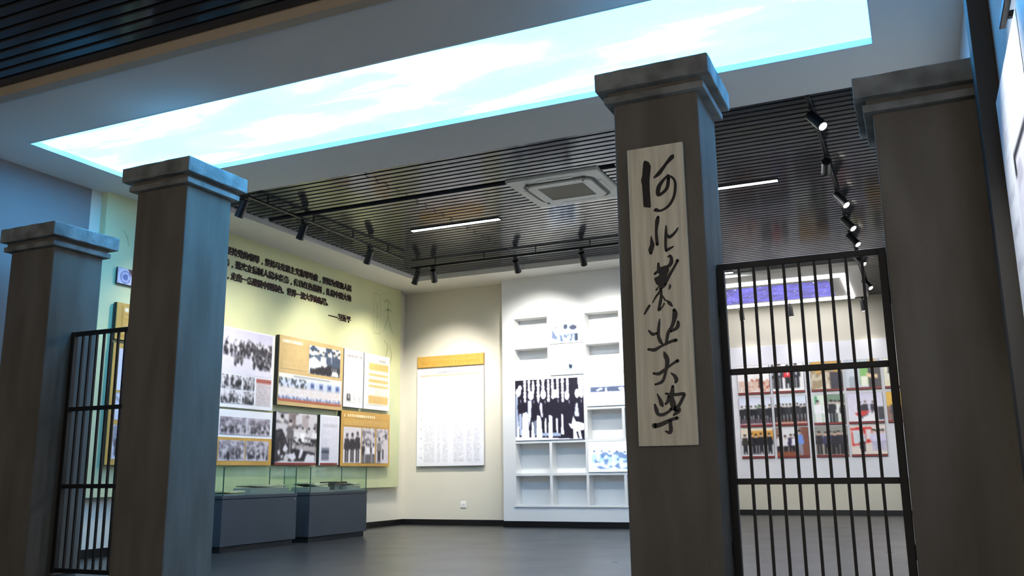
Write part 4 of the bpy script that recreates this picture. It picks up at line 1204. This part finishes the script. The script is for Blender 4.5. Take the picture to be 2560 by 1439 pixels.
    def h2(p):
        p.rect(0, 0, 1, 0.25, (150, 150, 140)).rect(0, 0.25, 1, 1, (178, 168, 154))
        for u, c in ((0.12, (40, 36, 40)), (0.34, (66, 66, 96)), (0.46, (70, 66, 90)), (0.62, (44, 42, 54)), (0.74, (40, 38, 48)), (0.9, (46, 44, 52))):
            p.person(u, 0.98, 0.82, c, (36, 34, 38), (214, 170, 150))
    def h3(p):
        p.rect(0, 0, 1, 1, (236, 224, 212)).poly([(0.02, 0.08), (0.62, 0.06), (0.62, 0.58), (0.04, 0.72)], (220, 56, 46)).poly([(0.06, 0.16), (0.30, 0.16), (0.30, 0.60), (0.09, 0.66)], (222, 226, 230)).rect(0.45, 0.14, 0.60, 0.48, (236, 226, 226)).person(0.33, 0.92, 0.78, (196, 206, 214), (34, 34, 40))
        for u in (0.66, 0.75, 0.84, 0.93):
            p.person(u, 0.9, 0.76, (226, 220, 242), (196, 190, 216), (214, 180, 170))
    return dict(f0=f0, f1=f1, f2=f2, f3=f3, f4=f4, g0=g0, g1=g1, g2=g2, g3=g3, g4=g4, h0=h0, h1=h1, h2=h2, h3=h3)[name]
FX = [(-3.465, -2.80), (-2.745, -2.10), (-1.97, -1.345), (-1.295, -0.625), (-0.56, 0.11)]
FZ = [(2.475, 3.09), (1.795, 2.41), (1.145, 1.765)]
FL = {(0, 0): 'photograph of people in white in the top row, leftmost', (1, 0): 'photograph with a red coat between dark suits in the top row', (2, 0): 'amber-toned photograph in the top row', (3, 0): 'photograph with green plants in the top row', (4, 0): 'photograph of figures in dark green on pale ground, rightmost of the top row',
      (0, 1): 'photograph of men in dark suits walking with a green tree behind, middle row', (1, 1): 'photograph of a dense row of dark suits under pale sky, middle row', (2, 1): 'photograph of white coats beside green windows, middle row', (3, 1): 'photograph with a red table item and three dark shirts, middle row', (4, 1): 'photograph with a yellow backdrop, rightmost of the middle row',
      (0, 2): 'photograph of dark suits before an orange band, bottom row', (1, 2): 'photograph of a man in light blue by brown woodwork, bottom row', (2, 2): 'photograph of a long row of men in navy, bottom row', (3, 2): 'photograph with a red framed display and people in pale lilac, bottom row'}
for (ci, ri), lab in FL.items():
    x0, x1 = FX[ci]
    z0, z1 = FZ[ri]
    t = thing('colour_photograph', 'colour '+lab, 'photograph', ((x0+x1)/2, YP, z0), group='colour photographs on the far wall')
    slab('panel', (x0, YP, z1), BACK['U'], BACK['N'], x1-x0, z1-z0, 0.045, M['edge'], t, 0.002)
    p = Picture(x1-x0-0.006, z1-z0-0.05, (235, 235, 235), 0.014, 80+ci+5*ri)
    ft('fgh'[ri]+str(ci))(p)
    p.place('photo_print', (x0+0.003, YP, z1-0.003), BACK['U'], BACK['N'], 0.0475, t)
    slab('caption_strip', (x0+0.003, YP-0.045, z0+0.046), BACK['U'], BACK['N'], x1-x0-0.006, 0.042, 0.003, M['caption'], t, 0.0)

# ================================================================== ENTRANCE BAY, RIGHT WALL
def text_panel(label, y0, y1, z0, z1, seed, photo):
    t = thing('text_panel', label, 'exhibition board', (XR, (y0+y1)/2, z0), group='white panels on the right wall')
    slab('board', (XR-0.021, y1, z1), RIGHT['U'], RIGHT['N'], y1-y0, z1-z0, 0.012, M['sheet'], t, 0.002)
    p = Picture(y1-y0-0.02, z1-z0-0.02, (236, 236, 240), 0.014, seed)
    p.lines(0.10, 0.05, 0.95, 0.20, 10, (176, 176, 186), 0.7, 0.4)
    for k in range(8):
        p.lines(0.04, 0.27+0.085*k, 0.30, 0.30+0.085*k, 2, (150, 150, 160), 0.7)
    if photo:
        p.rect(0.38, 0.215, 0.96, 0.46, (224, 220, 228)).rect(0.38, 0.215, 0.96, 0.235, (34, 32, 34)).rect(0.38, 0.215, 0.44, 0.27, (40, 38, 42)).noise(0.44, 0.25, 0.94, 0.45, (170, 166, 174), 5, 5, 0.62, 0.6)
        p.rect(0.45, 0.52, 0.96, 0.76, (226, 222, 230)).rect(0.45, 0.52, 0.47, 0.76, (90, 86, 92))
    p.place('panel_print', (XR, y1-0.01, z1-0.01), RIGHT['U'], RIGHT['N'], 0.0355, t)
text_panel('white text panel with photographs next to the dark jamb', 4.245, 5.44, 0.75, 2.925, 90, True)
text_panel('plain white text panel at the right edge of the picture', 3.05, 4.235, 0.75, 2.925, 91, False)
pb = thing('picture_light_bar', 'slim black lamp bar above the white panels on the right wall', 'wall lamp', (XR, 4.5, 3.02))
box('bar', XR-0.065, XR-0.035, 4.05, 4.62, 2.985, 3.025, M['black'], pb, 0.004)
box('bracket', XR-0.035, XR, 4.50, 4.53, 2.99, 3.02, M['black'], pb)
box('bracket', XR-0.035, XR, 4.12, 4.15, 2.99, 3.02, M['black'], pb)
